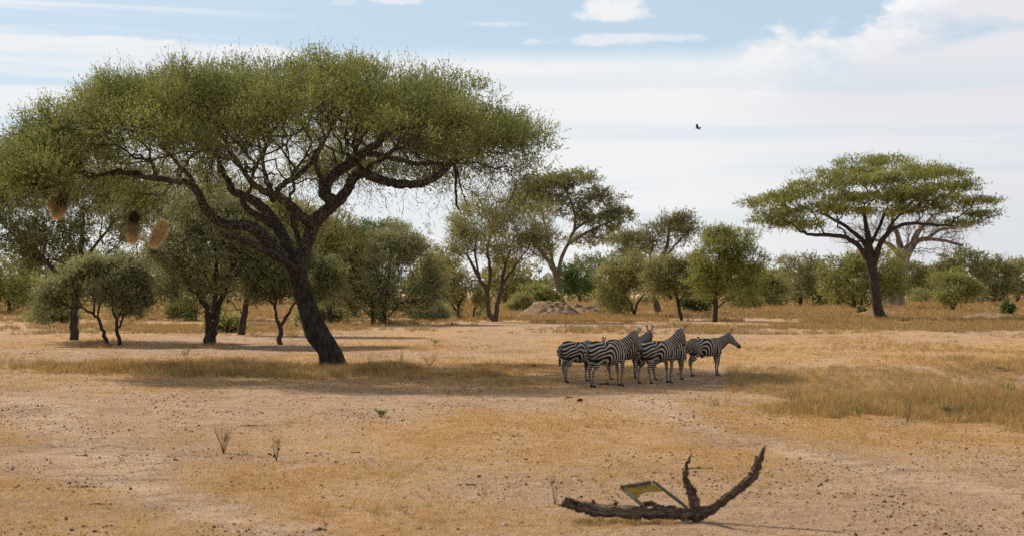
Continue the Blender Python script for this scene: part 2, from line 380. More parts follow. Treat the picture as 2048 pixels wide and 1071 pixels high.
def foliage(C, Rad, ns, L, leaf, wid, nl, rng, up=.6, outw=.4, rnd=.55, center=None, hang=0., stem=.006, tintc=None, flat=1.0):
    """leafy shoots spread through clump volumes: a thin stem and small leaflets on each"""
    n = len(C); T = n*ns; ci = np.repeat(np.arange(n), ns)
    g = rng.normal(0, .5, (T, 3)); g = np.clip(g, -1.25, 1.25)
    r = C[ci] + g*Rad[ci]
    o = nrm(g + (0 if center is None else .6*nrm(C[ci]-(center if np.ndim(center) == 1 else center[ci]))))
    d = nrm(o*outw + np.array([0, 0, up]) + rng.normal(0, rnd, (T, 3)) * np.array([1, 1, flat]))
    Ls = L*rng.uniform(.5, 1.3, T); ct = rng.uniform(0, 1, n) if tintc is None else tintc
    # bend of shoot
    tt = rng.uniform(.05, 1, (T, nl)); p = r[:, None] + d[:, None]*(tt*Ls[:, None])[..., None]
    p = p + np.array([0, 0, -hang])*(tt**2*Ls[:, None])[..., None]
    ax = nrm(rng.normal(0, 1, (T, nl, 3)) + d[:, None]*.9); sd_ = nrm(np.cross(ax, rng.normal(0, 1, (T, nl, 3))))
    ll = leaf*rng.uniform(.6, 1.3, (T, nl)); ww = wid*rng.uniform(.7, 1.3, (T, nl))
    a = p - sd_*ww[..., None]/2; b = p + sd_*ww[..., None]/2; c = p + ax*ll[..., None]
    V = np.stack([a, b, c], 2).reshape(-1, 3)
    tint = np.clip(.55*ct[ci] + .25*rng.uniform(0, 1, T) + .1, 0, 1); tl = np.repeat(tint, nl) + rng.uniform(-.1, .1, T*nl); tl = np.clip(tl, 0, 1)
    tv = np.repeat(tl, 3)
    # stems
    s2, _ = frames(d); sa = r - s2*stem; sb = r + s2*stem; sc = r + d*Ls[:, None]
    V2 = np.stack([sa, sb, sc], 1).reshape(-1, 3)
    V = np.vstack([V, V2]); tv = np.concatenate([tv, np.full(len(V2), -1.0)])
    return V, np.arange(len(V)).reshape(-1, 3), tv

# ------------------------------------------------------------------ the big umbrella thorn
def big_tree():
    rng = np.random.default_rng(11); Z0 = Zof(733); s = FPX/Z0
    base = G(668, 733)
    root = thing('acacia_tree', tuple(base), 'largest tree, a broad umbrella acacia with leaning dark trunk and straw nests beneath it', 'tree')
    def line(pts): # px, py, width px, depth offset
        return np.array([P(a, b, Z0+d) for a, b, w, d in pts])-base, np.array([w/2/s for a, b, w, d in pts])
    limbs = {}
    trunk = [(670, 741, 60, 0), (666, 731, 52, 0), (656, 699, 43, 0), (633, 665, 47, .1), (619, 626, 42, .1), (608, 592, 37, .1), (599, 558, 37, 0), (592, 530, 40, 0)]
    L = {
     'l1': [(594, 545, 28, 0), (602, 515, 28, 0), (615, 485, 27, -.2), (626, 450, 28, -.4), (649, 425, 26, -.6), (675, 403, 24, -.8), (694, 382, 20, -.9), (709, 356, 19, -1), (731, 346, 19, -1.1), (759, 359, 18, -1.2), (790, 366, 17, -1.3), (821, 369, 16, -1.3), (855, 363, 15, -1.2), (877, 349, 15, -1), (896, 334, 12, -.8), (909, 316, 10, -.6), (925, 285, 7, -.4), (950, 260, 4, 0)],
     'l1b': [(672, 406, 24, -.8), (657, 396, 24, -.5), (648, 381, 25, -.2), (657, 359, 24, .2), (683, 337, 23, .6), (709, 320, 24, 1), (728, 304, 20, 1.3), (750, 290, 17, 1.7), (769, 273, 15, 2), (790, 255, 12, 2.3), (820, 225, 8, 2.8), (850, 200, 5, 3)],
     'l1c': [(722, 310, 13, 1.2), (740, 308, 12, 1.1), (762, 310, 11, .9), (791, 319, 11, .5), (829, 327, 10, .2), (866, 327, 9, 0), (900, 325, 8, -.5), (930, 315, 5, -.6)],
     'l1e': [(855, 363, 6, -1.2), (866, 350, 7, -.8), (867, 328, 8, 0)],
     'l2': [(626, 452, 24, -.4), (617, 443, 21, -.7), (598, 429, 20, -1.1), (576, 407, 18, -1.5), (555, 392, 17, -2), (530, 383, 14, -2.5), (505, 365, 11, -3), (480, 335, 8, -3.5), (455, 300, 5, -4)],
     'l2b': [(555, 380, 12, -1.5), (575, 363, 12, -1.2), (601, 347, 11, -1), (622, 325, 9, -.6), (640, 290, 6, -.2)],
     'l3': [(590, 532, 28, .1), (577, 510, 29, .3), (568, 480, 28, .6), (555, 455, 26, 1), (533, 425, 22, 1.5), (512, 403, 20, 2), (490, 392, 19, 2.4), (469, 382, 16, 2.8), (456, 362, 13, 3.2), (440, 330, 9, 3.8), (420, 290, 6, 4.3)],
     'l3b': [(562, 470, 16, .6), (545, 450, 15, .5), (527, 437, 14, .3), (507, 427, 13, 0), (491, 413, 12, -.2), (486, 398, 11, -.3), (500, 380, 8, -.5), (505, 350, 5, -.6)],
     'l4': [(572, 515, 26, -.2), (545, 497, 26, -.6), (525, 472, 24, -1), (508, 456, 22, -1.3), (482, 450, 20, -1.6), (447, 448, 19, -1.9), (426, 435, 19, -2.1), (409, 414, 17, -2.3), (400, 394, 16, -2.4), (389, 376, 14, -2.5), (372, 366, 12, -2.4), (340, 361, 11, -2.2), (308, 357, 11, -2), (269, 351, 10, -1.8), (243, 346, 9, -1.6), (209, 349, 8, -1.4), (183, 354, 7, -1.2), (158, 346, 5, -1), (120, 330, 3, -.8)],
     'l5': [(590, 540, 18, -.2), (563, 518, 18, -.6), (542, 506, 17, -1), (512, 493, 14, -1.6), (482, 478, 12, -2), (450, 471, 8, -2.4), (442, 468, 4, -2.5)],
     'l6': [(603, 505, 12, 0), (596, 472, 12, .2), (586, 446, 11, .3), (584, 425, 8, .5), (580, 390, 5, .9)],
     'l7': [(389, 376, 11, -2.5), (378, 350, 9, -2.6), (350, 320, 7, -2.8), (320, 290, 5, -3)],
     'l7b': [(314, 357, 8, -2), (310, 345, 8, -2), (306, 328, 7, -1.9), (297, 318, 6, -1.8), (276, 318, 5, -1.6), (250, 300, 3, -1.4)],
     'l8': [(545, 400, 14, 1.3), (540, 378, 12, 2), (530, 350, 9, 3), (520, 300, 6, 4.5), (510, 260, 4, 5.5)],
     'l9': [(655, 375, 12, 0), (640, 352, 10, -1.4), (632, 320, 7, -3.0), (650, 280, 5, -4.4), (670, 240, 3, -5)],
     'l10': [(700, 325, 12, 1), (715, 290, 10, 2.5), (740, 250, 7, 4), (760, 220, 4, 5)],
    }
    nodes, par = [], []
    def addnodes(pp, rr, attach):
        Q, R_ = catmull(pp, rr, 4); start = len(nodes)
        if attach: best = int(np.argmin([np.linalg.norm(Q[0]-q) for q in nodes]))
        for i, q in enumerate(Q): nodes.append(q); par.append((best if attach else -1) if i == 0 else start+i-1)
    pp, rr = line(trunk); Q, R_ = catmull(pp, rr, 6); V, F, T = sweep(Q, R_, 22, .07, gro=.10, seed=2, kf=1.6, ell=(1, .85))
    # a hollow scar down the trunk face
    me = mesh_np('trunk', V, [F, T], [M['bark_main']], smooth=True); obj('trunk', me, root)
    addnodes(pp, rr, False); o0 = 0
    for i, (k, pts) in enumerate(L.items()):
        pp, rr = line(pts); Q, R_ = catmull(pp, rr, 5)
        Q = Q + (np.random.default_rng(i).normal(0, .018, Q.shape))
        V, F, T = sweep(Q, R_, 11, .16, seed=i+3, kf=2.5, gro=.05)
        obj('limb', mesh_np('limb', V, [F, T], [M['bark_main']], smooth=True), root)
        addnodes(pp, rr, True)
    # dead hanging branch at right
    parts = []
    for pts in ([(909, 322, 6, -.6), (911, 344, 6, -.8), (913, 377, 5, -.9), (912, 405, 5, -.9), (919, 420, 3, -.9)], [(914, 340, 4, -.8), (918, 357, 4, -.8), (922, 381, 3.5, -.8), (930, 400, 3, -.8), (934, 412, 2, -.8)]):
        pp, rr = line(pts); Q, R_ = catmull(pp, rr, 4); parts.append(sweep(Q + rng.normal(0, .02, Q.shape), R_, 6, .1, seed=5))
    V, F = merge(parts); obj('dead_branch', mesh_np('dead_branch', V, F, [M['bark_dark']]), root, label='bare dead branch hanging below the right side of the crown')
    # crown envelope traced from the photograph: top and lower outline by pixel x
    tx = [-5, 10, 60, 120, 160, 200, 262, 272, 330, 372, 400, 460, 500, 560, 620, 680, 740, 830, 870, 910, 960, 1010, 1045, 1080, 1095]
    ty = [320, 292, 252, 215, 200, 188, 168, 135, 112, 118, 128, 108, 108, 116, 118, 110, 114, 114, 132, 150, 176, 212, 240, 270, 300]
    bx = [-5, 40, 120, 200, 300, 400, 500, 600, 700, 780, 860, 940, 1020, 1060, 1095]
    by = [360, 372, 370, 345, 335, 335, 330, 310, 300, 300, 318, 340, 350, 340, 305]
    xc, ax_, dep = 550., 524., 9.6
    def sample(n, shell):
        out = []
        while len(out) < n:
            x = rng.uniform(-5, 1096); e = 1-((x-xc)/ax_)**2
            if e <= 0: continue
            dm = dep*math.sqrt(max(e, .06)); q = rng.uniform(-1, 1)
            if rng.uniform() > math.sqrt(e)+.25: continue
            top = P(x, np.interp(x, tx, ty), Z0)[2]-base[2]; bot = P(x, np.interp(x, bx, by), Z0)[2]-base[2]
            rim = min(bot, 7.6); f = math.sqrt(max(0, 1-abs(q)**2.4)); zt = rim + (top-rim)*f
            zb = max(rim-.15, zt - 1.9 - .5*f)+ (.55*f)
            if zb > zt-.3: zb = zt-.3
            h = rng.uniform()**(.62 if shell else 1.2); z = zb+(zt-zb)*h
            Zp = Z0 + q*dm; X = (x-CX)/s + (0)  # plan position
            cl = fbm(X*.55+3, (Zp)*.55, 91, 2)+.25*vn(X*1.5, z*2.2, 4)
            if cl < .50 and h < .82: continue
            out.append((X-base[0], Zp-base[1], z - .35))
        return np.array(out)
    SC = sample(262, True); reps = 11; C = np.repeat(SC, reps, axis=0); sc_i = np.repeat(np.arange(len(SC)), reps)
    gd = nrm(rng.normal(0, 1, C.shape)); gd[:, 2] = np.abs(gd[:, 2])*1.1 - .12; szs = rng.uniform(.75, 1.35, len(SC))[sc_i]
    C = C + gd*np.array([1.05, 1.05, .62])*szs[:, None]*rng.uniform(.75, 1.05, (len(C), 1)) - [0, 0, .55]; own = SC[sc_i] - [0, 0, .9]
    inner = sample(500, False)
    # twiggy under-layer: bare hanging twig ends
    und = sample(1100, False); und[:, 2] -= rng.uniform(.4, 1.9, len(und))
    und = und[und[:, 2] > 5.6]
    att = np.vstack([C, und]); att[:len(C), 2] -= .25
    N, pr, R, n0 = grow(np.array(nodes), par, None, att, rng, bf=.22, seg=.45, rtip=.0105, pw=.40, wob=.35)
    V, F = branch_mesh(N, pr, R, n0, rmax=.085); obj('twigs', mesh_np('twigs', V, F, [M['bark_dark']], smooth=True), root, kind='stuff')
    cen = np.array([P(xc, 330, Z0)[0], Z0, 0])-base; cen[2] = 5.5
    rad = np.tile([.38, .38, .22], (len(C), 1))*rng.uniform(.7, 1.25, (len(C), 1))
    tc = np.clip(.5+1.6*(fbm(C[:, 0]*.8+C[:, 1]*.3, C[:, 2]*1.2+C[:, 1]*.6, 19, 3)-.5)+rng.normal(0, .22, len(C)), 0, 1)
    tc = np.clip(tc*.7+.3*rng.uniform(0, 1, len(SC))[sc_i], 0, 1)
    a = foliage(C, rad, 20, .50, .066, .039, 9, rng, up=.6, outw=.9, rnd=.36, center=own, tintc=tc)
    b = foliage(inner, np.tile([.5, .5, .3], (len(inner), 1)), 8, .4, .07, .025, 5, rng, up=.2, outw=.5, center=cen)
    c = foliage(und, np.tile([.40, .40, .32], (len(und), 1)), 12, .55, .065, .026, 4, rng, up=-.25, outw=.7, rnd=.6, stem=.008)
    # long upright tip shoots on the skyline
    topc = C[rng.choice(len(C), 420, replace=False)]; topc = topc + [0, 0, .35]
    d = foliage(topc, np.tile([.35, .35, .15], (len(topc), 1)), 4, .65, .055, .022, 9, rng, up=1.3, outw=.5, rnd=.3, center=cen, stem=.009)
    Vs, Fs, Ts = [], [], []; o = 0
    for v, f, t_ in (a, b, c, d): Vs.append(v); Fs.append(f+o); Ts.append(t_); o += len(v)
    obj('crown', mesh_np('crown', np.vstack(Vs), np.vstack(Fs), [M['leaf_main']], {'tint': np.concatenate(Ts)}), root)
big_tree()

# ------------------------------------------------------------------ other trees
def tree(name, label, cat, bx, by, trunks, lobes, leaf='leaf_olive', bark='bark_dark', n=260, cr=.45, ns=12, nl=5, L=.5, lsz=.13, lw=.045, up=.5, outw=.6, rnd=.5, flat=.55, hollow=.55, seed=1, bf=.35, rtip=.014, group=None, rmax=.12, skirt=.0, pw=.45, under=0, hang=0, stem=.010):
    """trunks: lists of (px, py, width px, depth m); lobes: (px, py, rx px, ry px, depth m)"""
    rng = np.random.default_rng(seed); Z0 = Zof(by); s = FPX/Z0; base = G(bx, by); fa = .62 if Z0 > 250 else .95; n = int(n*1.05); ns = max(5, int(ns*.78*fa)); lsz *= 1.42; lw *= 1.75/fa; rtip *= .72
    root = thing(name, tuple(base), label, cat, group)
    nodes, par, parts = [], [], []
    for ti, pts in enumerate(trunks):
        pp = np.array([P(a, b, Z0+d) for a, b, w, d in pts])-base; rr = np.array([w/2/s for a, b, w, d in pts])
        if pp[0][2] < .5: pp[0][2] = min(pp[0][2], -.05)
        Q, R_ = catmull(pp, rr, 4); Q[1:] += rng.normal(0, .03, Q[1:].shape)
        parts.append(sweep(Q, R_, 9, .12, seed=seed+ti, kf=1.2)); start = len(nodes)
        best = int(np.argmin([np.linalg.norm(Q[0]-q) for q in nodes])) if nodes else -1
        for i, q in enumerate(Q): nodes.append(q); par.append(best if i == 0 else start+i-1)
    C = []; lb = np.array([(l[2]*l[3]) for l in lobes], float); lb /= lb.sum()
    while len(C) < n:
        l = lobes[rng.choice(len(lobes), p=lb)]; c = P(l[0], l[1], Z0+(l[4] if len(l) > 4 else 0))-base
        g = nrm(rng.normal(0, 1, 3)); r = rng.uniform(hollow**3, 1)**(1/3)
        rx, rz = l[2]/s, l[3]/s; ry = l[5] if len(l) > 5 else min(rx, 9)
        if g[2] < -.15 and rng.uniform() < .55: continue
        p = c + g*r*np.array([rx, ry, rz])*(.58+.84*float(vn(g[0]*2.6+l[0], g[2]*2.6+g[1]*1.7+l[1], seed)))
        if p[2] < .15: continue
        if vn(p[0]*.7+seed, p[2]*1.0+p[1]*.6, seed) < .33: continue
        C.append(p)
    C = np.array(C); cen = C.mean(0); tcl = np.clip(.5+1.7*(fbm(C[:, 0]*.6+C[:, 1]*.4+seed, C[:, 2]*.9, seed, 3)-.5)+rng.normal(0, .2, len(C)), 0, 1)
    N, pr, R, n0 = grow(np.array(nodes), par, None, C, rng, bf=bf, seg=.7, rtip=rtip, pw=pw, wob=.3)
    V, F = branch_mesh(N, pr, R, n0, rmax=rmax); parts2 = (V, F[0], F[1])
    V1, F1 = merge(parts); obj('trunk', mesh_np('trunk', V1, F1, [M[bark]], smooth=True), root)
    obj('branches', mesh_np('branches', V, F, [M[bark]], smooth=True), root, kind='stuff')
    rad = np.tile([cr, cr, cr*flat], (len(C), 1))*rng.uniform(.7, 1.35, (len(C), 1))
    V, F, T = foliage(C, rad, ns, L, lsz, lw, nl, rng, up=up, outw=outw, rnd=rnd, center=cen, stem=stem, hang=hang, tintc=tcl)
    ws = rng.choice(len(C), max(10, len(C)//3), replace=False)
    V2, F2, T2 = foliage(C[ws], rad[ws]*.8, 5, L*2.1, lsz*.85, lw*.8, nl+4, rng, up=up*.8, outw=outw*1.4, rnd=rnd*.8, center=cen, stem=.012, hang=.15)
    V, F, T = np.vstack([V, V2]), np.vstack([F, F2+len(V)]), np.concatenate([T, T2])
    ob = obj('crown', mesh_np('crown', V, F, [M[leaf]], {'tint': T}), root)
    return root
# left group
G1 = 'thorn trees behind the big acacia'
tree('acacia_tree', 'tall dark green tree behind the hanging nests at the far left edge', 'tree', 147, 680, [[(147, 684, 19, 0), (148, 640, 17, 0), (150, 590, 15, .2), (160, 520, 13, .5), (165, 470, 9, .8)], [(150, 600, 10, 0), (110, 540, 9, -.5), (60, 490, 6, -1)], [(158, 530, 8, 0), (200, 480, 6, 0), (230, 440, 4, 0)]],
     [(60, 415, 95, 80, 0), (150, 400, 90, 80, 0), (215, 435, 70, 75, 0), (100, 480, 80, 50, 0), (20, 520, 60, 50, .5), (110, 510, 80, 45, 1), (-30, 440, 60, 80, 0), (220, 540, 50, 40, 1)], 'leaf_dark', n=620, cr=.42, ns=18, nl=6, L=.42, lsz=.11, lw=.035, up=.45, flat=.5, seed=21)
tree('thorn_bush', 'grey green spreading thorn bush with two thin crooked stems at left', 'bush', 225, 690, [[(222, 692, 8, 0), (208, 672, 8, 0), (200, 640, 6, 0), (180, 625, 5, 0), (160, 612, 3, 0)], [(238, 690, 8, .3), (236, 660, 7, .3), (232, 640, 6, .3), (225, 615, 4, .5)], [(236, 655, 5, .3), (248, 630, 4, .2), (262, 600, 3, 0)]],
     [(130, 590, 58, 42, 0), (190, 560, 60, 45, 0), (245, 565, 50, 50, 0), (110, 620, 45, 25, 0), (270, 600, 30, 30, 0)], 'leaf_grey', n=520, cr=.30, ns=20, nl=6, L=.32, lsz=.085, lw=.026, up=.5, flat=.6, seed=22)
tree('acacia_tree', 'multi-stemmed dark grey green tree left of the big trunk', 'tree', 420, 690, [[(416, 693, 17, 0), (417, 665, 15, 0), (418, 640, 14, 0), (412, 615, 10, 0), (395, 590, 6, 0), (375, 575, 3, 0)], [(426, 690, 13, .1), (428, 655, 13, .1), (438, 610, 12, .3), (452, 570, 9, .4), (470, 510, 6, .6), (480, 460, 3, .6)], [(422, 635, 9, 0), (430, 590, 9, -.2), (432, 540, 7, -.4), (428, 480, 4, -.6)]],
     [(355, 510, 62, 55, 0), (415, 435, 80, 60, 0), (490, 480, 70, 65, 0), (360, 580, 50, 30, 0), (470, 580, 55, 30, 0), (410, 520, 90, 70, 0)], 'leaf_grey', n=760, cr=.36, ns=17, nl=6, L=.36, lsz=.095, lw=.03, seed=23)
tree('acacia_tree', 'tree with leaning trunk half hidden between the two thin trees at left', 'tree', 483, 669, [[(481, 672, 16, 0), (487, 640, 14, 0), (494, 600, 11, 0), (505, 550, 8, 0)]],
     [(520, 500, 75, 65, 0), (565, 460, 70, 60, 0), (480, 560, 60, 40, 0)], 'leaf_olive', n=620, cr=.42, ns=14, seed=24)
tree('acacia_tree', 'small forked tree just left of the big leaning trunk', 'tree', 560, 690, [[(560, 694, 11, 0), (560, 665, 10, 0), (560, 650, 9, 0), (552, 630, 6, 0), (550, 605, 4, 0)], [(562, 650, 7, 0), (575, 630, 6, 0), (590, 605, 4, 0), (600, 580, 3, 0)]],
     [(545, 565, 52, 42, 0), (590, 555, 60, 50, 0), (560, 510, 60, 40, 0), (640, 570, 40, 40, 0)], 'leaf_dark', n=460, cr=.32, ns=16, nl=6, L=.34, lsz=.09, lw=.03, seed=25)
tree('acacia_tree', 'thick-trunked pale green tree far behind the nests', 'tree', 346, 637, [[(345, 640, 22, 0), (347, 615, 20, 0), (350, 570, 15, 0), (340, 520, 10, 0)]],
     [(300, 440, 85, 80, 0), (370, 420, 85, 75, 0), (240, 430, 65, 75, 0), (440, 415, 75, 65, 0), (330, 540, 100, 45, 0)], 'leaf_olive', n=800, cr=.75, ns=13, nl=5, L=.7, lsz=.17, lw=.06, seed=26)
tree('acacia_tree', 'dense olive tree right behind the big leaning trunk', 'tree', 660, 648, [[(660, 650, 14, 0), (658, 610, 12, 0), (655, 560, 9, 0)]],
     [(665, 490, 55, 62, 0), (620, 500, 60, 65, 0), (690, 560, 40, 50, 0), (650, 590, 60, 30, 0)], 'leaf_olive', n=520, cr=.5, ns=15, nl=5, L=.5, lsz=.13, lw=.045, seed=27)
tree('thorn_tree', 'round bushy tree with foliage down to the ground right of the big trunk', 'tree', 768, 647, [[(768, 650, 12, 0), (768, 620, 11, 0), (774, 580, 9, 0), (780, 530, 6, 0)], [(745, 650, 8, 0), (745, 610, 7, 0), (735, 580, 5, 0)]],
     [(780, 540, 80, 75, 0), (735, 570, 45, 55, 0), (830, 590, 45, 50, 0), (745, 615, 50, 28, 0), (830, 622, 45, 22, 0), (785, 500, 55, 42, 0), (700, 590, 40, 45, 0), (860, 570, 30, 45, 0)], 'leaf_grey', n=1100, cr=.42, ns=13, nl=5, L=.42, lsz=.115, lw=.04, seed=28, hollow=.6)
tree('acacia_tree', 'bright green dome-topped tree rising behind the round bushy tree', 'tree', 748, 628, [[(748, 630, 12, 0), (748, 590, 11, 0), (752, 540, 9, 0), (750, 500, 6, 0)]],
     [(765, 478, 72, 38, 0), (710, 490, 45, 30, 0), (750, 510, 70, 30, 0)], 'leaf_bright', n=480, cr=.6, ns=14, nl=5, L=.55, lsz=.15, lw=.055, seed=29, up=.7)
# centre group
tree('acacia_tree', 'olive domed tree with two slim trunks crossing at the ground, left of the termite mounds', 'tree', 987, 642, [[(990, 645, 11, 0), (976, 620, 10, 0), (974, 580, 10, 0), (960, 560, 8, 0), (945, 530, 6, 0), (930, 505, 4, 0)], [(991, 644, 10, .3), (995, 610, 10, .3), (1000, 580, 9, .2), (1008, 540, 7, 0), (1020, 500, 5, 0)], [(975, 580, 8, 0), (980, 540, 7, .3), (975, 500, 5, .6), (985, 460, 3, .8)], [(1001, 575, 6, 0), (1025, 540, 5, -.4), (1045, 510, 3, -.6)], [(960, 560, 5, 0), (950, 500, 4, .5), (960, 460, 3, .5)]],
     [(905, 480, 55, 55, 0), (960, 440, 75, 50, 0), (1040, 445, 70, 50, 0), (1085, 480, 40, 40, 0), (985, 480, 100, 40, 0), (890, 520, 45, 40, 0), (1040, 510, 60, 30, 0)], 'leaf_olive', 'bark_brown', n=900, cr=.5, ns=12, nl=5, L=.55, lsz=.12, lw=.04, seed=30, up=.6, hollow=.5)
tree('thorn_bush', 'dark tangled thorn bush left of the two-trunked tree', 'bush', 915, 637, [[(916, 640, 6, 0), (918, 610, 5, 0), (930, 590, 4, 0)], [(925, 638, 5, 0), (905, 610, 4, 0), (890, 585, 3, 0)], [(945, 638, 4, 0), (950, 612, 3, 0)]],
     [(900, 575, 35, 42, 0), (930, 590, 35, 35, 0), (960, 610, 20, 22, 0), (890, 545, 40, 30, 2)], 'leaf_olive', n=330, cr=.4, ns=11, L=.42, lsz=.11, lw=.04, seed=31)
tree('fever_tree', 'tall airy pale-branched tree rising behind the termite mounds', 'tree', 1122, 612, [[(1126, 616, 15, 0), (1120, 585, 12, 0), (1112, 550, 12, 0), (1105, 535, 11, 0), (1085, 505, 7, 0), (1060, 480, 6, 0)], [(1117, 560, 9, 0), (1122, 520, 8, .5), (1135, 490, 7, .5), (1150, 460, 6, 0), (1180, 440, 4, 0), (1215, 430, 4, 0)], [(1135, 490, 7, 0), (1165, 470, 6, -1), (1195, 455, 4, -1), (1230, 440, 3, -1)], [(1148, 462, 6, 0), (1150, 430, 5, 1), (1140, 400, 4, 1), (1130, 375, 3, 2)], [(1110, 545, 8, 0), (1100, 500, 6, 2), (1090, 450, 5, 3), (1080, 410, 3, 3)], [(1150, 430, 4, 0), (1175, 405, 3, 0), (1195, 385, 2, 0)]],
     [(1090, 375, 62, 30, 0), (1150, 365, 55, 22, 0), (1200, 400, 45, 22, 0), (1235, 430, 30, 16, 0), (1060, 400, 40, 28, 0), (1180, 480, 45, 14, 0), (1190, 440, 50, 20, 0), (1120, 410, 50, 25, 0), (1215, 460, 28, 12, 0)], 'leaf_brown', 'bark_tan', n=900, cr=.8, ns=17, nl=5, L=.65, lsz=.2, lw=.065, flat=.3, seed=32, up=.35, hollow=.2, rtip=.024, rmax=.15, bf=.25, pw=.36)
tree('green_bush', 'dark green rounded bush at the foot of the tall airy tree', 'bush', 1160, 606, [[(1160, 608, 5, 0), (1160, 590, 4, 0)]], [(1160, 575, 32, 32, 0), (1140, 560, 26, 26, 0)], 'leaf_bright', n=300, cr=.75, ns=12, L=.7, lsz=.22, lw=.09, seed=33)
tree('acacia_tree', 'mid green tree crown showing behind the dark bush in the centre', 'tree', 1190, 604, [[(1190, 606, 8, 0), (1190, 560, 6, 0)]], [(1175, 540, 38, 26, 0), (1220, 545, 50, 38, 0), (1200, 575, 45, 25, 0)], 'leaf_dark', n=380, cr=.95, ns=12, L=.85, lsz=.26, lw=.1, seed=34)
tree('leafy_bush', 'low yellow green leafy bush left of the termite mounds', 'bush', 1075, 614, [[(1075, 616, 4, 0), (1075, 600, 3, 0)]], [(1075, 592, 34, 20, 0), (1100, 598, 18, 14, 0), (1050, 600, 18, 12, 0)], 'leaf_yellow', n=260, cr=.5, ns=12, L=.5, lsz=.2, lw=.1, seed=35)
tree('acacia_tree', 'broad brownish layered tree with leaning trunk near the distant antelope', 'tree', 1318, 628, [[(1319, 631, 15, 0), (1312, 605, 13, 0), (1308, 580, 12, 0), (1318, 540, 9, 0), (1335, 490, 7, 0), (1338, 455, 4, 0)], [(1312, 560, 7, 0), (1300, 520, 6, 0), (1308, 480, 4, 0)], [(1325, 520, 5, 0), (1355, 485, 4, 0), (1375, 465, 3, 0)], [(1310, 570, 6, 0), (1280, 520, 5, 1), (1250, 490, 3, 1)]],
     [(1345, 455, 48, 25, 0), (1300, 470, 45, 20, 0), (1245, 480, 38, 18, 0), (1370, 470, 32, 22, 0), (1285, 500, 55, 25, 0), (1360, 440, 25, 14, 0)], 'leaf_brown', 'bark_brown', n=430, cr=.7, ns=13, nl=4, L=.55, lsz=.16, lw=.055, flat=.4, seed=36, hollow=.2)
tree('thorn_tree', 'pale olive spreading shrub tree left of the leaning brown trunk', 'tree', 1270, 633, [[(1270, 635, 6, 0), (1263, 610, 5, 0), (1250, 590, 4, 0)], [(1268, 634, 5, 0), (1275, 605, 4, 0), (1290, 585, 3, 0)]],
     [(1240, 560, 42, 45, 0), (1285, 545, 42, 42, 0), (1220, 595, 28, 25, 0), (1270, 585, 45, 25, 0), (1240, 608, 35, 16, 0)], 'leaf_olive', n=520, cr=.5, ns=13, L=.5, lsz=.13, lw=.045, seed=37)
tree('acacia_tree', 'small olive tree on a thin leaning stem left of the straight dark trunk', 'tree', 1362, 640, [[(1363, 643, 8, 0), (1358, 615, 7, 0), (1353, 590, 6, 0), (1345, 565, 4, 0)], [(1356, 605, 4, 0), (1375, 580, 3, 0)]],
     [(1335, 550, 42, 35, 0), (1380, 545, 40, 38, 0), (1360, 525, 38, 22, 0), (1310, 565, 25, 20, 0), (1325, 582, 36, 16, 0), (1395, 580, 34, 18, 0)], 'leaf_olive', n=460, cr=.42, ns=13, L=.44, lsz=.12, lw=.04, seed=38)
tree('acacia_tree', 'green tree on a straight dark trunk behind the right-hand zebras', 'tree', 1430, 643, [[(1430, 646, 11, 0), (1431, 610, 10, 0), (1432, 575, 9, 0), (1436, 530, 7, 0), (1440, 490, 4, 0)], [(1431, 590, 6, 0), (1455, 560, 5, 0), (1480, 530, 3, 0)], [(1431, 585, 5, 0), (1412, 565, 4, 0)]],
     [(1460, 490, 60, 32, 0), (1430, 530, 50, 45, 0), (1480, 540, 50, 45, 0), (1410, 565, 28, 30, 0), (1475, 585, 45, 22, 0), (1440, 480, 40, 20, 0)], 'leaf_pads', n=700, cr=.45, ns=13, L=.5, lsz=.12, lw=.04, seed=39, up=.65)
tree('green_bush', 'low dark green bush between two thin trunks in the centre', 'bush', 1390, 624, [[(1390, 626, 4, 0), (1390, 615, 3, 0)]], [(1390, 610, 28, 12, 0), (1372, 612, 14, 9, 0)], 'leaf_bright', n=150, cr=.4, ns=12, L=.4, lsz=.16, lw=.08, seed=40)
tree('acacia_tree', 'olive tree with low crown between the straight dark trunk and the far pair of trunks', 'tree', 1517, 615, [[(1517, 617, 9, 0), (1516, 595, 7, 0), (1510, 560, 5, 0)]], [(1515, 565, 45, 38, 0), (1545, 580, 28, 25, 0), (1490, 585, 30, 20, 0), (1530, 598, 45, 13, 0)], 'leaf_olive', n=400, cr=.75, ns=12, L=.7, lsz=.2, lw=.075, seed=41)
tree('acacia_tree', 'grey green tree with a slim second trunk left of the flat-topped acacia', 'tree', 1600, 612, [[(1600, 614, 8, 0), (1602, 590, 7, 0), (1610, 560, 5, 0), (1618, 535, 3, 0)], [(1628, 613, 6, 0), (1628, 590, 5, 0)]], [(1595, 525, 42, 18, 0), (1600, 555, 45, 32, 0), (1625, 560, 30, 35, 0), (1590, 586, 45, 15, 0)], 'leaf_grey', n=400, cr=.75, ns=12, L=.7, lsz=.2, lw=.075, seed=42)
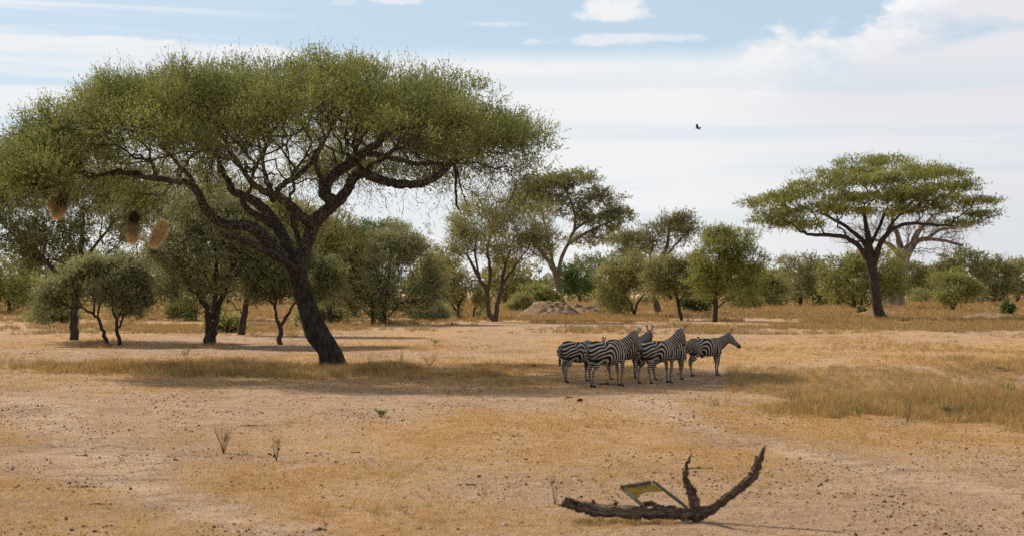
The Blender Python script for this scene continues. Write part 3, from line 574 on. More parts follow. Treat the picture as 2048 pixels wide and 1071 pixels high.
# right group
def flat_top():
    lob = []
    pads = [(1745, 330, 75, 17), (1680, 352, 80, 17), (1640, 375, 70, 14), (1590, 390, 60, 12), (1530, 408, 52, 11), (1560, 430, 60, 14), (1600, 450, 55, 12), (1530, 445, 35, 10), (1820, 345, 60, 15), (1880, 350, 60, 14), (1910, 375, 55, 14), (1945, 405, 50, 11), (1960, 430, 40, 10), (1920, 448, 55, 10), (1860, 420, 80, 14),
            (1780, 395, 90, 15), (1700, 400, 80, 15), (1650, 420, 70, 13), (1730, 365, 80, 15), (1830, 380, 75, 14), (1760, 425, 90, 12), (1880, 400, 60, 12), (1560, 400, 40, 12), (1790, 355, 60, 14)]
    r = np.random.default_rng(5)
    for (x, y, rx, ry) in pads:
        ed = 1-abs(x-1745)/270; lob.append((x, y, rx*.9, ry, float(r.uniform(-6, 6)*ed), 3.6+2.5*ed))
    tree('acacia_tree', 'wide flat-topped acacia with layered green pads and forked dark trunk at right', 'tree', 1760, 637,
         [[(1765, 640, 26, 0), (1758, 625, 21, 0), (1752, 590, 19, 0), (1746, 550, 19, 0), (1740, 520, 18, 0), (1738, 495, 16, 0), (1733, 460, 10, .5), (1728, 425, 7, 1)],
          [(1742, 535, 13, 0), (1728, 505, 11, 0), (1705, 482, 10, -.3), (1680, 472, 9, -.6), (1650, 470, 8, -1), (1615, 468, 6, -1.2), (1590, 455, 4, -1.2)],
          [(1742, 515, 12, 0), (1725, 480, 10, .6), (1700, 460, 8, 1.3), (1670, 440, 6, 2), (1640, 425, 4, 2.5)],
          [(1748, 530, 13, 0), (1758, 495, 11, -.3), (1772, 470, 10, -.8), (1790, 455, 8, -1.4), (1820, 447, 7, -2), (1870, 450, 5, -2.5), (1910, 452, 3, -2.5)],
          [(1772, 470, 7, -.8), (1785, 445, 6, 0), (1810, 420, 4, 1)],
          [(1740, 490, 8, 0), (1760, 450, 7, 2), (1775, 415, 5, 3)]],
         lob, 'leaf_pads', 'bark_dark', n=1300, cr=.78, ns=20, nl=5, L=.42, lsz=.13, lw=.045, flat=.20, up=.45, outw=.5, seed=50, hollow=.1, rtip=.02, rmax=.16, bf=.22)
flat_top()
tree('thorn_tree', 'yellow green round tree directly behind the flat-topped acacia trunk', 'tree', 1707, 618, [[(1707, 621, 12, 0), (1707, 600, 10, 0), (1712, 570, 7, 0)], [(1722, 618, 6, 0), (1725, 590, 4, 0)]], [(1700, 555, 52, 45, 0), (1750, 535, 55, 42, 0), (1670, 575, 35, 32, 0), (1775, 575, 38, 36, 0), (1700, 595, 55, 16, 0)], 'leaf_yellow', n=800, cr=.7, ns=12, L=.65, lsz=.17, lw=.065, seed=43)
tree('baobab_tree', 'bare pinkish grey baobab with massive trunk behind the flat-topped acacia', 'tree', 1788, 613, [[(1786, 618, 58, 0), (1788, 600, 44, 0), (1792, 570, 38, 0), (1798, 540, 34, 0), (1806, 515, 28, 0), (1820, 495, 19, 0), (1838, 480, 11, 0), (1860, 478, 8, 0), (1890, 482, 6, 0), (1925, 490, 6, 0)],
     [(1806, 520, 22, 0), (1800, 495, 15, 1), (1795, 470, 10, 1), (1785, 445, 7, 2), (1790, 425, 4, 2)], [(1825, 492, 15, 0), (1835, 465, 11, -1), (1850, 450, 7, -2), (1865, 430, 4, -2)], [(1803, 515, 14, 0), (1780, 490, 9, -1), (1750, 480, 6, -1), (1700, 485, 4, -1)], [(1850, 480, 8, 0), (1880, 460, 6, 1), (1910, 455, 4, 2)]],
     [(1700, 470, 45, 25, 0), (1760, 460, 50, 30, 0), (1840, 455, 60, 32, 0), (1900, 475, 50, 25, 0), (1870, 505, 55, 14, 0)], 'leaf_brown', 'bark_baobab', n=420, cr=.8, ns=12, nl=1, L=1.3, lw=.02, up=.1, seed=44, hollow=.1, rtip=.045, rmax=.3, stem=.022)
tree('green_bush', 'dark rounded tree right of the baobab trunk', 'tree', 1828, 604, [[(1828, 606, 6, 0), (1828, 585, 5, 0)]], [(1828, 555, 30, 32, 0), (1838, 575, 25, 25, 0)], 'leaf_dark', n=260, cr=.9, ns=12, L=.85, lsz=.26, lw=.1, seed=45)
tree('thorn_tree', 'small round yellow green tree standing forward on a short stem at right', 'tree', 1905, 624, [[(1905, 626, 6, 0), (1903, 610, 5, 0), (1900, 600, 4, 0)], [(1905, 620, 4, 0), (1912, 604, 3, 0)]], [(1903, 575, 42, 32, 0), (1935, 578, 28, 22, 0), (1905, 598, 38, 12, 0)], 'leaf_yellow', n=380, cr=.5, ns=13, L=.5, lsz=.14, lw=.05, seed=46)
tree('acacia_tree', 'tall dark tree behind the small round tree at right', 'tree', 1932, 611, [[(1932, 613, 8, 0), (1932, 590, 7, 0), (1930, 550, 5, 0)]], [(1925, 530, 40, 28, 0), (1900, 545, 35, 22, 0), (1955, 560, 30, 35, 0)], 'leaf_dark', n=330, cr=.8, ns=12, L=.75, lsz=.22, lw=.085, seed=47)
tree('acacia_tree', 'dark green tree second from the right edge of the tree line', 'tree', 1988, 608, [[(1988, 610, 7, 0), (1988, 580, 5, 0)]], [(1988, 548, 36, 30, 0), (1995, 580, 32, 22, 0)], 'leaf_dark', n=300, cr=.85, ns=12, L=.8, lsz=.24, lw=.09, seed=48)
tree('acacia_tree', 'olive green tree at the very right edge', 'tree', 2034, 607, [[(2032, 610, 7, 0), (2038, 590, 6, 0), (2050, 560, 5, 0)]], [(2040, 548, 34, 32, 0), (2075, 560, 40, 40, 0), (2030, 580, 25, 18, 0)], 'leaf_olive', n=320, cr=.85, ns=12, L=.8, lsz=.24, lw=.09, seed=49)
tree('acacia_tree', 'far olive tree filling the gap right of the baobab', 'tree', 1868, 602, [[(1868, 604, 5, 0), (1868, 585, 4, 0)]], [(1865, 562, 35, 28, 0), (1845, 580, 25, 18, 0)], 'leaf_olive', n=240, cr=1.1, ns=12, L=1.0, lsz=.3, lw=.12, seed=51)
tree('leafy_bush', 'small yellow leafy bush growing on the low mound at right edge', 'bush', 2015, 634, [[(2015, 635, 3, 0), (2015, 622, 2, 0)]], [(2016, 619, 12, 11, 0)], 'leaf_bright', n=60, cr=.2, ns=10, L=.22, lsz=.14, lw=.08, seed=52)
tree('leafy_bush', 'tiny dark shrub beside the flat-topped acacia trunk', 'bush', 1727, 629, [[(1727, 631, 3, 0), (1722, 622, 2, 0)]], [(1724, 622, 8, 7, 0)], 'leaf_dark', n=40, cr=.15, ns=9, L=.2, lsz=.1, lw=.06, seed=53)
tree('acacia_tree', 'bushy green tree at the left edge of the tree line', 'tree', 18, 628, [[(18, 630, 8, 0), (18, 600, 6, 0)]], [(10, 570, 60, 42, 0), (50, 590, 45, 28, 0), (-40, 570, 50, 50, 0)], 'leaf_yellow', n=420, cr=.7, ns=13, L=.65, lsz=.17, lw=.065, seed=54)
for i, (x, y, w, h, lf, lab) in enumerate(((90, 612, 60, 45, 'leaf_dark', 'distant dark tree behind the far left bush'), (190, 610, 70, 55, 'leaf_olive', 'distant olive tree behind the two crooked stems'), (300, 608, 70, 50, 'leaf_dark', 'distant dark tree behind the thick pale green tree'), (455, 610, 70, 55, 'leaf_olive', 'distant olive tree behind the multi-stemmed tree'), (560, 608, 65, 50, 'leaf_grey', 'distant grey tree behind the small forked tree'), (680, 609, 60, 60, 'leaf_dark', 'distant dark tree behind the olive tree by the big trunk'), (870, 611, 50, 55, 'leaf_yellow', 'distant yellow green tree left of the two-trunked tree'), (1010, 608, 60, 48, 'leaf_olive', 'distant olive tree between the two slim trunks'), (1420, 604, 60, 42, 'leaf_grey', 'distant grey tree behind the straight dark trunk'), (1340, 602, 60, 35, 'leaf_dark', 'distant dark tree behind the antelope'), (1575, 603, 50, 35, 'leaf_yellow', 'distant yellowish tree left of the grey green tree'), (1660, 602, 45, 35, 'leaf_dark', 'distant dark tree left of the round yellow green tree'))):
    tree('acacia_tree', lab, 'tree', x, y, [[(x, y+2, 7, 0), (x+2, y-h*.5, 5, 0)]], [(x, y-h*1.05, w, h*.8, 0), (x-w*.4, y-h*.6, w*.7, h*.5, 0), (x+w*.45, y-h*.6, w*.7, h*.5, 0)], lf, n=300, cr=1.0, ns=11, nl=4, L=.95, lsz=.3, lw=.12, seed=60+i)

for i, (x, y, w, h, lf, lab) in enumerate(((640, 646, 42, 22, 'leaf_olive', 'low bush tucked left of the round bushy tree'), (860, 640, 34, 20, 'leaf_grey', 'low bush at the right foot of the round bushy tree'), (390, 640, 50, 26, 'leaf_yellow', 'pale bush behind the multi-stemmed tree'), (450, 664, 26, 13, 'leaf_yellow', 'small yellowish bush right of the multi-stemmed tree'), (105, 648, 45, 22, 'leaf_olive', 'low scrub beside the far left dark tree'), (270, 634, 45, 22, 'leaf_grey', 'grey scrub left of the thick trunk under the nests'), (1225, 622, 35, 26, 'leaf_grey', 'grey bush right of the termite mounds'), (1490, 618, 38, 22, 'leaf_olive', 'low bush right of the straight dark trunk'), (1560, 608, 38, 22, 'leaf_olive', 'low bush left of the slim pair of trunks'), (1660, 612, 32, 24, 'leaf_yellow', 'low bush at the left foot of the round yellow green tree'), (1850, 607, 40, 20, 'leaf_olive', 'low scrub right of the dark tree by the baobab'), (1965, 608, 40, 22, 'leaf_grey', 'grey scrub between the two dark trees at right'), (1045, 624, 26, 20, 'leaf_olive', 'small bush at the left foot of the termite mounds'))):
    tree('thorn_bush', lab, 'bush', x, y, [[(x, y+2, 3, 0), (x+2, y-h*.7, 2, 0)], [(x-2, y+1, 3, 0), (x-w*.3, y-h*.6, 2, 0)]], [(x, y-h*.75, w*.8, h*.8, 0), (x-w*.5, y-h*.5, w*.5, h*.5, 0), (x+w*.5, y-h*.55, w*.5, h*.5, 0)], lf, n=170, cr=.5, ns=11, nl=4, L=.5, lsz=.15, lw=.055, seed=80+i)

def far_woods():
    rng = np.random.default_rng(99); Cs = []
    for k in range(150):
        Z = rng.uniform(520, 900); x = rng.uniform(-.42, .42)*Z; h = rng.uniform(4, 8); w = rng.uniform(4, 8)
        n = 26; g = nrm(rng.normal(0, 1, (n, 3))); g[:, 2] = np.abs(g[:, 2])
        Cs.append(np.array([x, Z, h*.35]) + g*np.array([w, w, h*.65])*rng.uniform(.5, 1, (n, 1)))
    C = np.vstack(Cs); C = C[C[:, 2] > 0]
    V, F, T = foliage(C, np.tile([1.7, 1.7, 1.1], (len(C), 1)), 6, 1.6, .95, .55, 3, rng, tintc=rng.uniform(0, 1, len(C)))
    obj('distant_woodland', mesh_np('distant_woodland', V, F, [M['leaf_dark']], {'tint': T}), kind='stuff', label='distant low bushland closing the horizon behind the trees', category='woodland')
far_woods()

# ------------------------------------------------------------------ termite mounds and low earth mounds
mm, t = newmat('mound_earth'); g_ = t.node('ShaderNodeNewGeometry'); v_ = g_.outputs['Position']
n_ = t.noise(v_, 1.1, 6, .7); n5 = t.noise(v_, 5, 5, .7)
principled(t, t.mix(t.ss(t.m('ADD', n_, t.m('MULTIPLY', n5, .5)), .6, .9), (.16, .11, .07), (.38, .265, .155)), 1, n5, .25, .1)
M['mound'] = mm
def mound(px, py, rx, ry, hh, label, seed, name='termite_mound', cat='mound', rough=.35):
    c = G(px, py); n = 60; a = np.linspace(-1.05, 1.05, n); X, Y = np.meshgrid(a, a); r = np.hypot(X, Y)
    e = np.clip(1-r**2, 0, 1); z = hh*(e**1.3)*(.7+rough*2*(fbm(X*3+seed, Y*3, seed, 4)-.4)) + hh*.42*(fbm(X*9, Y*9+seed, seed+3, 3)-.5)*np.sqrt(e) - .08*(r > 1) - .02
    V = np.stack([X*rx, Y*ry, z], -1).reshape(-1, 3); i = (np.arange(n-1)[:, None]*n+np.arange(n-1)[None]).ravel()
    obj(name, mesh_np(name, V, np.stack([i, i+1, i+n+1, i+n], 1), [M['mound']], smooth=True), loc=tuple(c), label=label, category=cat)
mound(1100, 632, 4.0, 5, 1.9, 'larger pale termite mound left of the tall airy tree', 3)
mound(1168, 628, 3.3, 4, 1.6, 'smaller termite mound overlapping the larger one on its right', 7)
mound(1765, 630, 4, 4, .8, 'low earth mound behind the flat-topped acacia trunk', 9, 'earth_mound')
mound(1985, 636, 4, 4, .65, 'low earth mound under the small leafy bush at right', 12, 'earth_mound')
mound(1990, 741, 1.6, .5, .17, 'dark strip of broken soil at the right edge', 14, 'soil_bank', 'soil bank', .8)

# ------------------------------------------------------------------ grass and litter (uncountable)
def blade_tuft(name, n, h, spread, w, lean, rng, mat, curl=.3, seeds=False):
    V, F, T = [], [], []
    for i in range(n):
        a = rng.uniform(0, 6.283); r = spread*math.sqrt(rng.uniform()); b = np.array([r*math.cos(a), r*math.sin(a), -.01])
        hh = h*rng.uniform(.45, 1.1); d = np.array([rng.normal(0, lean), rng.normal(0, lean), 1.0]); d /= np.linalg.norm(d)
        a2 = rng.uniform(0, 6.283); s_ = np.array([math.cos(a2), math.sin(a2), 0])*w/2
        mid = b+d*hh*.6; tip = b+d*hh+np.array([d[0], d[1], -.2])*hh*curl; k = len(V); tt = rng.uniform(0, 1)
        V += [b-s_, b+s_, mid+s_*.7, mid-s_*.7, tip]; F += [(k, k+1, k+2), (k, k+2, k+3), (k+3, k+2, k+4)]; T += [tt]*5
    me = mesh_np(name, np.array(V), np.array(F), [M[mat]], {'tint': T}); return bpy.data.objects.new(name, me)
def gn_scatter(name, pts, rot, scl, pick, srcs, **props):
    """one stuff object: a cloud of points whose geometry nodes put a tuft on each"""
    me = bpy.data.meshes.new(name); me.vertices.add(len(pts)); me.vertices.foreach_set('co', np.asarray(pts, np.float32).ravel())
    for nm, typ, key, dat in (('rot', 'FLOAT_VECTOR', 'vector', rot), ('scl', 'FLOAT_VECTOR', 'vector', scl), ('pick', 'INT', 'value', pick)):
        a = me.attributes.new(nm, typ, 'POINT'); a.data.foreach_set(key, np.asarray(dat, np.float32 if key == 'vector' else np.int32).ravel())
    o = obj(name, me, kind='stuff', **props)
    ng = bpy.data.node_groups.new(name, 'GeometryNodeTree'); ng.interface.new_socket('Geometry', in_out='INPUT', socket_type='NodeSocketGeometry'); ng.interface.new_socket('Geometry', in_out='OUTPUT', socket_type='NodeSocketGeometry')
    N = ng.nodes; Lk = ng.links; gi = N.new('NodeGroupInput'); go = N.new('NodeGroupOutput')
    j = N.new('GeometryNodeJoinGeometry')
    for sob in reversed(srcs):
        oi = N.new('GeometryNodeObjectInfo'); oi.inputs['Object'].default_value = sob; oi.inputs['As Instance'].default_value = True; Lk.new(oi.outputs['Geometry'], j.inputs[0])
    ip = N.new('GeometryNodeInstanceOnPoints'); ip.inputs['Pick Instance'].default_value = True
    def na(nm, dt):
        q = N.new('GeometryNodeInputNamedAttribute'); q.data_type = dt; q.inputs['Name'].default_value = nm; return q.outputs['Attribute']
    Lk.new(gi.outputs[0], ip.inputs['Points']); Lk.new(j.outputs[0], ip.inputs['Instance']); Lk.new(na('pick', 'INT'), ip.inputs['Instance Index'])
    Lk.new(na('rot', 'FLOAT_VECTOR'), ip.inputs['Rotation']); Lk.new(na('scl', 'FLOAT_VECTOR'), ip.inputs['Scale']); Lk.new(ip.outputs[0], go.inputs[0])
    mod = o.modifiers.new('scatter', 'NODES'); mod.node_group = ng; return o
def scatter_pts(n, y0, y1, rng, x0=-350, x1=2400, pw=1.0):
    """random ground points, thinning with distance"""
    py = y0+(y1-y0)*rng.uniform(0, 1, n)**pw; px = rng.uniform(x0, x1, n); Z = FPX*CAM_H/(py-HOR); X = (px-CX)/FPX*Z
    return X, Z, px, py
def place(name, X, Y, sc, srcs, rng, szv=.35, **props):
    pts = np.stack([X, Y, gz(X, Y)], 1); n = len(X); rot = np.zeros((n, 3)); rot[:, 2] = rng.uniform(0, 6.283, n)
    s_ = np.minimum(sc, props.pop('cap', 99))*rng.uniform(1-szv, 1+szv, n); return gn_scatter(name, pts, rot, np.repeat(s_[:, None], 3, 1), rng.integers(0, len(srcs), n), srcs, **props)
def grass_all():
    rng = np.random.default_rng(5)
    stub = [blade_tuft('stubble', 22, .05, .13, .008, .9, rng, 'grass_straw') for _ in range(4)]
    lit = [blade_tuft('litter', 16, .07, .20, .007, 3.5, rng, 'grass_pale', curl=.0) for _ in range(4)]
    tall = [blade_tuft('tall', 24, .36, .20, .011, .34, rng, m) for m in ('grass_straw', 'grass_green', 'grass_far', 'grass_straw', 'grass_green')]
    far = [blade_tuft('far', 30, .45, .45, .03, .25, rng, m) for m in ('grass_far', 'grass_green', 'grass_far')]
    # short straw stubble where the ground is straw-covered
    X, Y, px, py = scatter_pts(95000, 655, 1120, rng); s, d, pl_ = masks(X, Y); keep = rng.uniform(0, 1, len(X)) < np.clip(s*1.5-.15, .04, 1)*np.clip(3.2*(fbm(X*1.1, Y*.55, 5, 3)-.34), .05, 1.2)
    X, Y = X[keep], Y[keep]; place('short_grass', X, Y, np.clip(Y/26, .8, 2.6), stub, rng, category='grass', label='short golden straw stubble covering the dry plain')
    X, Y, px, py = scatter_pts(42000, 660, 1120, rng); s, d, pl_ = masks(X, Y); keep = rng.uniform(0, 1, len(X)) < (.25+.6*s); X, Y = X[keep], Y[keep]
    place('straw_litter', X, Y, np.clip(Y/28, .6, 2.0), lit, rng, category='straw', label='pale dry stalks lying loose on the sand')
    # taller patches: soft-edged, thinning and shortening toward their rims
    XX, YY, HH = [], [], []
    def patch(cx, cy, rx, ry, n, hmax=1.0, sd=31, dens=1.0):
        a = rng.normal(0, .62, n); b = rng.normal(0, .62, n); pxx = cx+a*rx; pyy = cy+b*ry
        Z = FPX*CAM_H/(np.maximum(pyy, 600)-HOR); X_ = (pxx-CX)/FPX*Z
        f = np.exp(-(a*a+b*b)*.9)*.75 + 1.7*(fbm(X_*.45, Z*.25, sd, 4)-.5) - .12
        k = rng.uniform(0, 1, n) < np.clip(f*dens*1.3, 0, 1); XX.append(X_[k]); YY.append(Z[k]); HH.append(np.clip(.35+f*.9, .3, 1.1)[k]*hmax)
    patch(220, 735, 170, 13, 3600, .9); patch(480, 737, 260, 14, 4200, .9); patch(720, 742, 260, 15, 4600, .85); patch(930, 745, 140, 16, 1800, .6); patch(1000, 765, 200, 12, 1000, .4)
    patch(1930, 824, 300, 23, 11000, 1.25, dens=1.3); patch(1670, 820, 150, 17, 3000, 1.0); patch(2150, 824, 250, 32, 6000, 1.25); patch(1520, 765, 90, 10, 300, .5); patch(1960, 740, 260, 40, 3000, .6)
    patch(-100, 735, 200, 25, 900, .7); patch(560, 665, 150, 14, 900, .7); patch(480, 692, 300, 9, 1500, .45); patch(820, 695, 240, 8, 500, .4); patch(230, 686, 120, 9, 700, .5); patch(1450, 755, 70, 5, 250, .3)
    X, Y, H = np.concatenate(XX), np.concatenate(YY), np.concatenate(HH); place('tall_grass', X, Y, H*(.55+.9*fbm(X*1.6, Y*.9, 88, 2)), tall, rng, .55, category='grass', label='knee-high dry grass in strips under the big tree and at right')
    X, Y, px, py = scatter_pts(26000, 596, 668, rng, pw=1.1); s = fbm(X*.05, Y*.03, 44, 3)+.5*(fbm(X*.3, Y*.12, 45, 3)-.5); k = (s+(650-py)*.006 > .46+rng.uniform(-.1, .1, len(X))); X, Y = X[k], Y[k]
    place('far_grass', X, Y, np.clip(Y/190, .45, 1.7), far, rng, .5, category='grass', label='dry golden grassland around the far trees')
    X, Y, px, py = scatter_pts(9000, 655, 800, rng, x0=1450, x1=2400); s = fbm(X*.25, Y*.12, 12, 3); k = s > .45; X, Y = X[k], Y[k]
    place('field_grass', X, Y, np.full(len(X), .5), tall, rng, .4, category='grass', label='thin ankle-high golden grass right of the zebras')
    # clods and dung pellets
    dm, t = newmat('dung'); gg = t.node('ShaderNodeNewGeometry'); nn = t.noise(gg.outputs['Position'], 30, 4, .7); principled(t, t.mix(nn, (.035, .022, .015), (.13, .085, .055)), .95, nn, .01, .1); M['dung'] = dm
    def lump(sd):
        r = np.random.default_rng(sd); n, k = 6, 7; th = np.linspace(0.15, math.pi-.15, n); ph = np.linspace(0, 2*math.pi, k, endpoint=False)
        R_ = 1+r.uniform(-.25, .25, (n, k)); V = np.stack([R_*np.sin(th)[:, None]*np.cos(ph), R_*np.sin(th)[:, None]*np.sin(ph), (R_*np.cos(th)[:, None])*.6+.3], -1).reshape(-1, 3)
        i = np.arange(n-1)[:, None]*k; j = np.arange(k)[None]; F = np.stack([i+j, i+k+j, i+k+(j+1) % k, i+(j+1) % k], -1).reshape(-1, 4)
        return bpy.data.objects.new('lump', mesh_np('lump', V, F, [dm], smooth=True))
    lumps = [lump(k) for k in range(4)]
    X, Y, px, py = scatter_pts(60000, 662, 1110, rng); cl = fbm(X*.6, Y*.4, 61, 2); k = rng.uniform(0, 1, len(X)) < np.clip((cl-.45)*3.0, .06, 1); X, Y = X[k], Y[k]
    sz = np.exp(rng.normal(math.log(.0065), .62, len(X)))*np.clip(Y/30, .8, 1.8); place('dung_pellets', X, Y, sz, lumps, rng, .3, cap=.024, category='dung', label='small dark dung pellets and soil clods scattered over the plain')
    X, Y, px, py = scatter_pts(5200, 775, 1110, rng); s, d, pl_ = masks(X, Y); k = rng.uniform(0, 1, len(X)) < np.clip(s*1.2*(1-pl_), .03, 1)*np.clip(3*(fbm(X*.8, Y*.5, 71, 2)-.4), 0, 1); X, Y = X[k], Y[k]
    lx = rng.uniform(1140, 1350, 150); ly = rng.normal(1039, 3.5, 150); lz = FPX*CAM_H/(ly-HOR); X = np.concatenate([X, (lx-CX)/FPX*lz]); Y = np.concatenate([Y, lz])
    place('tuft_grass', X, Y, np.where(Y < 21.9, .22, .30), tall, rng, .45, category='grass', label='separate low straw tufts standing on the bare foreground')
    # crumbly soil clods the colour of the sand
    dm2, t = newmat('soil_clod'); oi_ = t.node('ShaderNodeObjectInfo'); principled(t, t.mix(oi_.outputs['Random'], (.26, .175, .12), (.50, .36, .24)), 1.0)
    cl2 = []
    for l in lumps:
        m2 = l.data.copy(); m2.materials.clear(); m2.materials.append(dm2); cl2.append(bpy.data.objects.new('clod', m2))
    X, Y, px, py = scatter_pts(60000, 690, 1110, rng); k = rng.uniform(0, 1, len(X)) < np.clip((fbm(X*.9, Y*.6, 66, 3)-.3)*2, .1, 1); X, Y = X[k], Y[k]
    place('soil_clods', X, Y, np.exp(rng.normal(math.log(.0085), .5, len(X)))*np.clip(Y/30, .7, 1.7), cl2, rng, .3, cap=.03, category='soil', label='crumbly sand-coloured clods over the bare ground')
    return lumps
LUMPS = grass_all()
def heap(px, py, w, d, n, sz, label, seed, name='dung_heap', cat='dung'):
    r = np.random.default_rng(seed); c = G(px, py); out = []
    for k in range(n):
        me = LUMPS[k % 4].data; V = np.zeros(len(me.vertices)*3, np.float32); me.vertices.foreach_get('co', V); V = V.reshape(-1, 3)
        F = np.array([p.vertices[:] for p in me.polygons]); a = r.uniform(0, 6.28); R_ = np.array([[math.cos(a), -math.sin(a), 0], [math.sin(a), math.cos(a), 0], [0, 0, 1]])
        q = r.normal(0, .45, 2); z = max(0, .5-np.hypot(*q))*sz*2.2; out.append((V@R_.T*sz*r.uniform(.5, 1.3)+np.array([q[0]*w, q[1]*d, z-.005]), F, np.zeros((0, 3), int)))
    V, F = merge(out)
    if n > 3: obj('pellets', mesh_np('pellets', V, F[0], [M['dung']], smooth=True), thing(name, tuple(c), label, cat), kind='stuff')
    else: obj(name, mesh_np(name, V, F[0], [M['dung']], smooth=True), loc=tuple(c), label=label, category=cat)
for i, a in enumerate(((168, 909, .14, .05, 16, .022, 'dark dung heap beside the pale track at left'), (170, 972, .30, .10, 26, .022, 'scattered dung patch below the heap at left'), (195, 1008, .24, .06, 18, .018, 'thin line of droppings at the lower left'), (500, 850, .22, .07, 26, .022, 'dung patch near the two dry stalk plants'), (1395, 936, .20, .07, 34, .022, 'dark droppings behind the upright prong of the dead log'), (935, 967, .11, .03, 12, .022, 'small dark dung pile in the bare middle'), (640, 1056, .10, .04, 14, .024, 'dark dung pile at the bottom edge'), (1213, 767, .22, .1, 16, .05, 'dung heap at the feet of the nearest zebra'), (1137, 795, .10, .05, 8, .03, 'small droppings in front of the zebras'), (715, 905, .1, .04, 9, .02, 'faint droppings left of centre'), (1755, 741, .5, .2, 20, .035, 'droppings in the golden field at right'), (1980, 738, .9, .15, 60, .05, 'dark clods along the soil bank at the right edge'), (1545, 735, .15, .1, 7, .045, 'small clods right of the zebra group'), (60, 706, .4, .12, 10, .03, 'clods on the sand at the left edge'))):
    heap(*a, seed=200+i)
heap(1160, 802, .012, .012, 1, .11, 'single brown dung ball in front of the zebras', 300, 'dung_ball')
heap(1068, 733, .012, .012, 1, .095, 'small brown clod at the edge of the shade left of the zebras', 301, 'dung_ball')

def stalk_plant(px, py, hpx, label, seed, leaf='grass_green', n=9, spread=.35, name='dry_plant', leafy=0):
    r = np.random.default_rng(seed); c = G(px, py); s = FPX/Zof(py); h = hpx/s; parts = []; V2 = []
    root = thing(name, tuple(c), label, 'plant')
    tips = []
    for k in range(n):
        a = r.uniform(0, 6.28); ln = h*r.uniform(.6, 1.05); top = np.array([math.cos(a)*spread*ln, math.sin(a)*spread*ln, ln])*1.0
        Q = np.array([[0, 0, -.02], top*.4+r.normal(0, .01, 3), top*.75+r.normal(0, .02, 3), top]); parts.append(sweep(Q, np.array([.0045, .0035, .0024, .0012]), 4, 0)); tips += [Q[2], Q[3]]
        for q in range(3):
            b = Q[1]+(Q[3]-Q[1])*r.uniform(.1, .8); e = b+np.array([r.normal(0, .18), r.normal(0, .18), .22])*ln; parts.append(sweep(np.array([b, (b+e)/2+r.normal(0, .006, 3), e]), np.array([.0024, .0018, .0008]), 3, 0)); tips.append(e)
    V, F = merge(parts); obj('stem', mesh_np('stem', V, F, [M['bark_tan']]), root)
    C = np.array(tips); V, F, T = foliage(C, np.full((len(C), 3), .03), 6 if leafy == 0 else 10, .05, .018 if not leafy else .028, .007 if not leafy else .016, 2, r, stem=.001)
    obj('leaves', mesh_np('leaves', V, F, [M[leaf]], {'tint': T}), root)
stalk_plant(447, 905, 52, 'brown dry stalk plant, wider of the two standing left of centre', 1, n=12)
stalk_plant(553, 920, 55, 'thin dry stalk plant right of the wider one', 2, n=6, spread=.18)
stalk_plant(1110, 1002, 58, 'spindly green-topped seedling beside the left end of the dead log', 3, 'leaf_yellow', n=3, spread=.15)
stalk_plant(762, 834, 13, 'small low green herb in the bare middle ground', 4, 'leaf_dark', n=6, spread=.8, leafy=1, name='green_herb')
stalk_plant(868, 692, 14, 'small green herb in the far sand behind the grass strip', 5, 'leaf_yellow', n=8, spread=.8, leafy=1, name='green_herb')
stalk_plant(372, 722, 28, 'upright green weed at the edge of the grass strip at left', 6, 'leaf_yellow', n=6, spread=.3, leafy=1, name='green_herb')
stalk_plant(1720, 838, 24, 'bright green weed at the front of the right grass patch', 7, 'leaf_yellow', n=4, spread=.4, leafy=1, name='green_herb')
stalk_plant(1905, 838, 24, 'leafy dark weed inside the right grass patch', 8, 'leaf_dark', n=9, spread=.9, leafy=1, name='green_herb')
stalk_plant(2015, 800, 34, 'bushy green weed near the right edge of the grass patch', 9, 'leaf_yellow', n=10, spread=.6, leafy=1, name='green_herb')
stalk_plant(1590, 815, 50, 'tall dry stalks at the left end of the right grass patch', 10, n=10, spread=.4)
stalk_plant(1815, 845, 60, 'tall dry stalks in the middle of the right grass patch', 11, n=6, spread=.25)
stalk_plant(800, 728, 26, 'dry shrublet in the shade strip right of the big trunk', 12, 'grass_green', n=9, spread=.6)
stalk_plant(860, 732, 24, 'grey green shrublet at the end of the shade strip', 13, 'leaf_yellow', n=12, spread=.7)

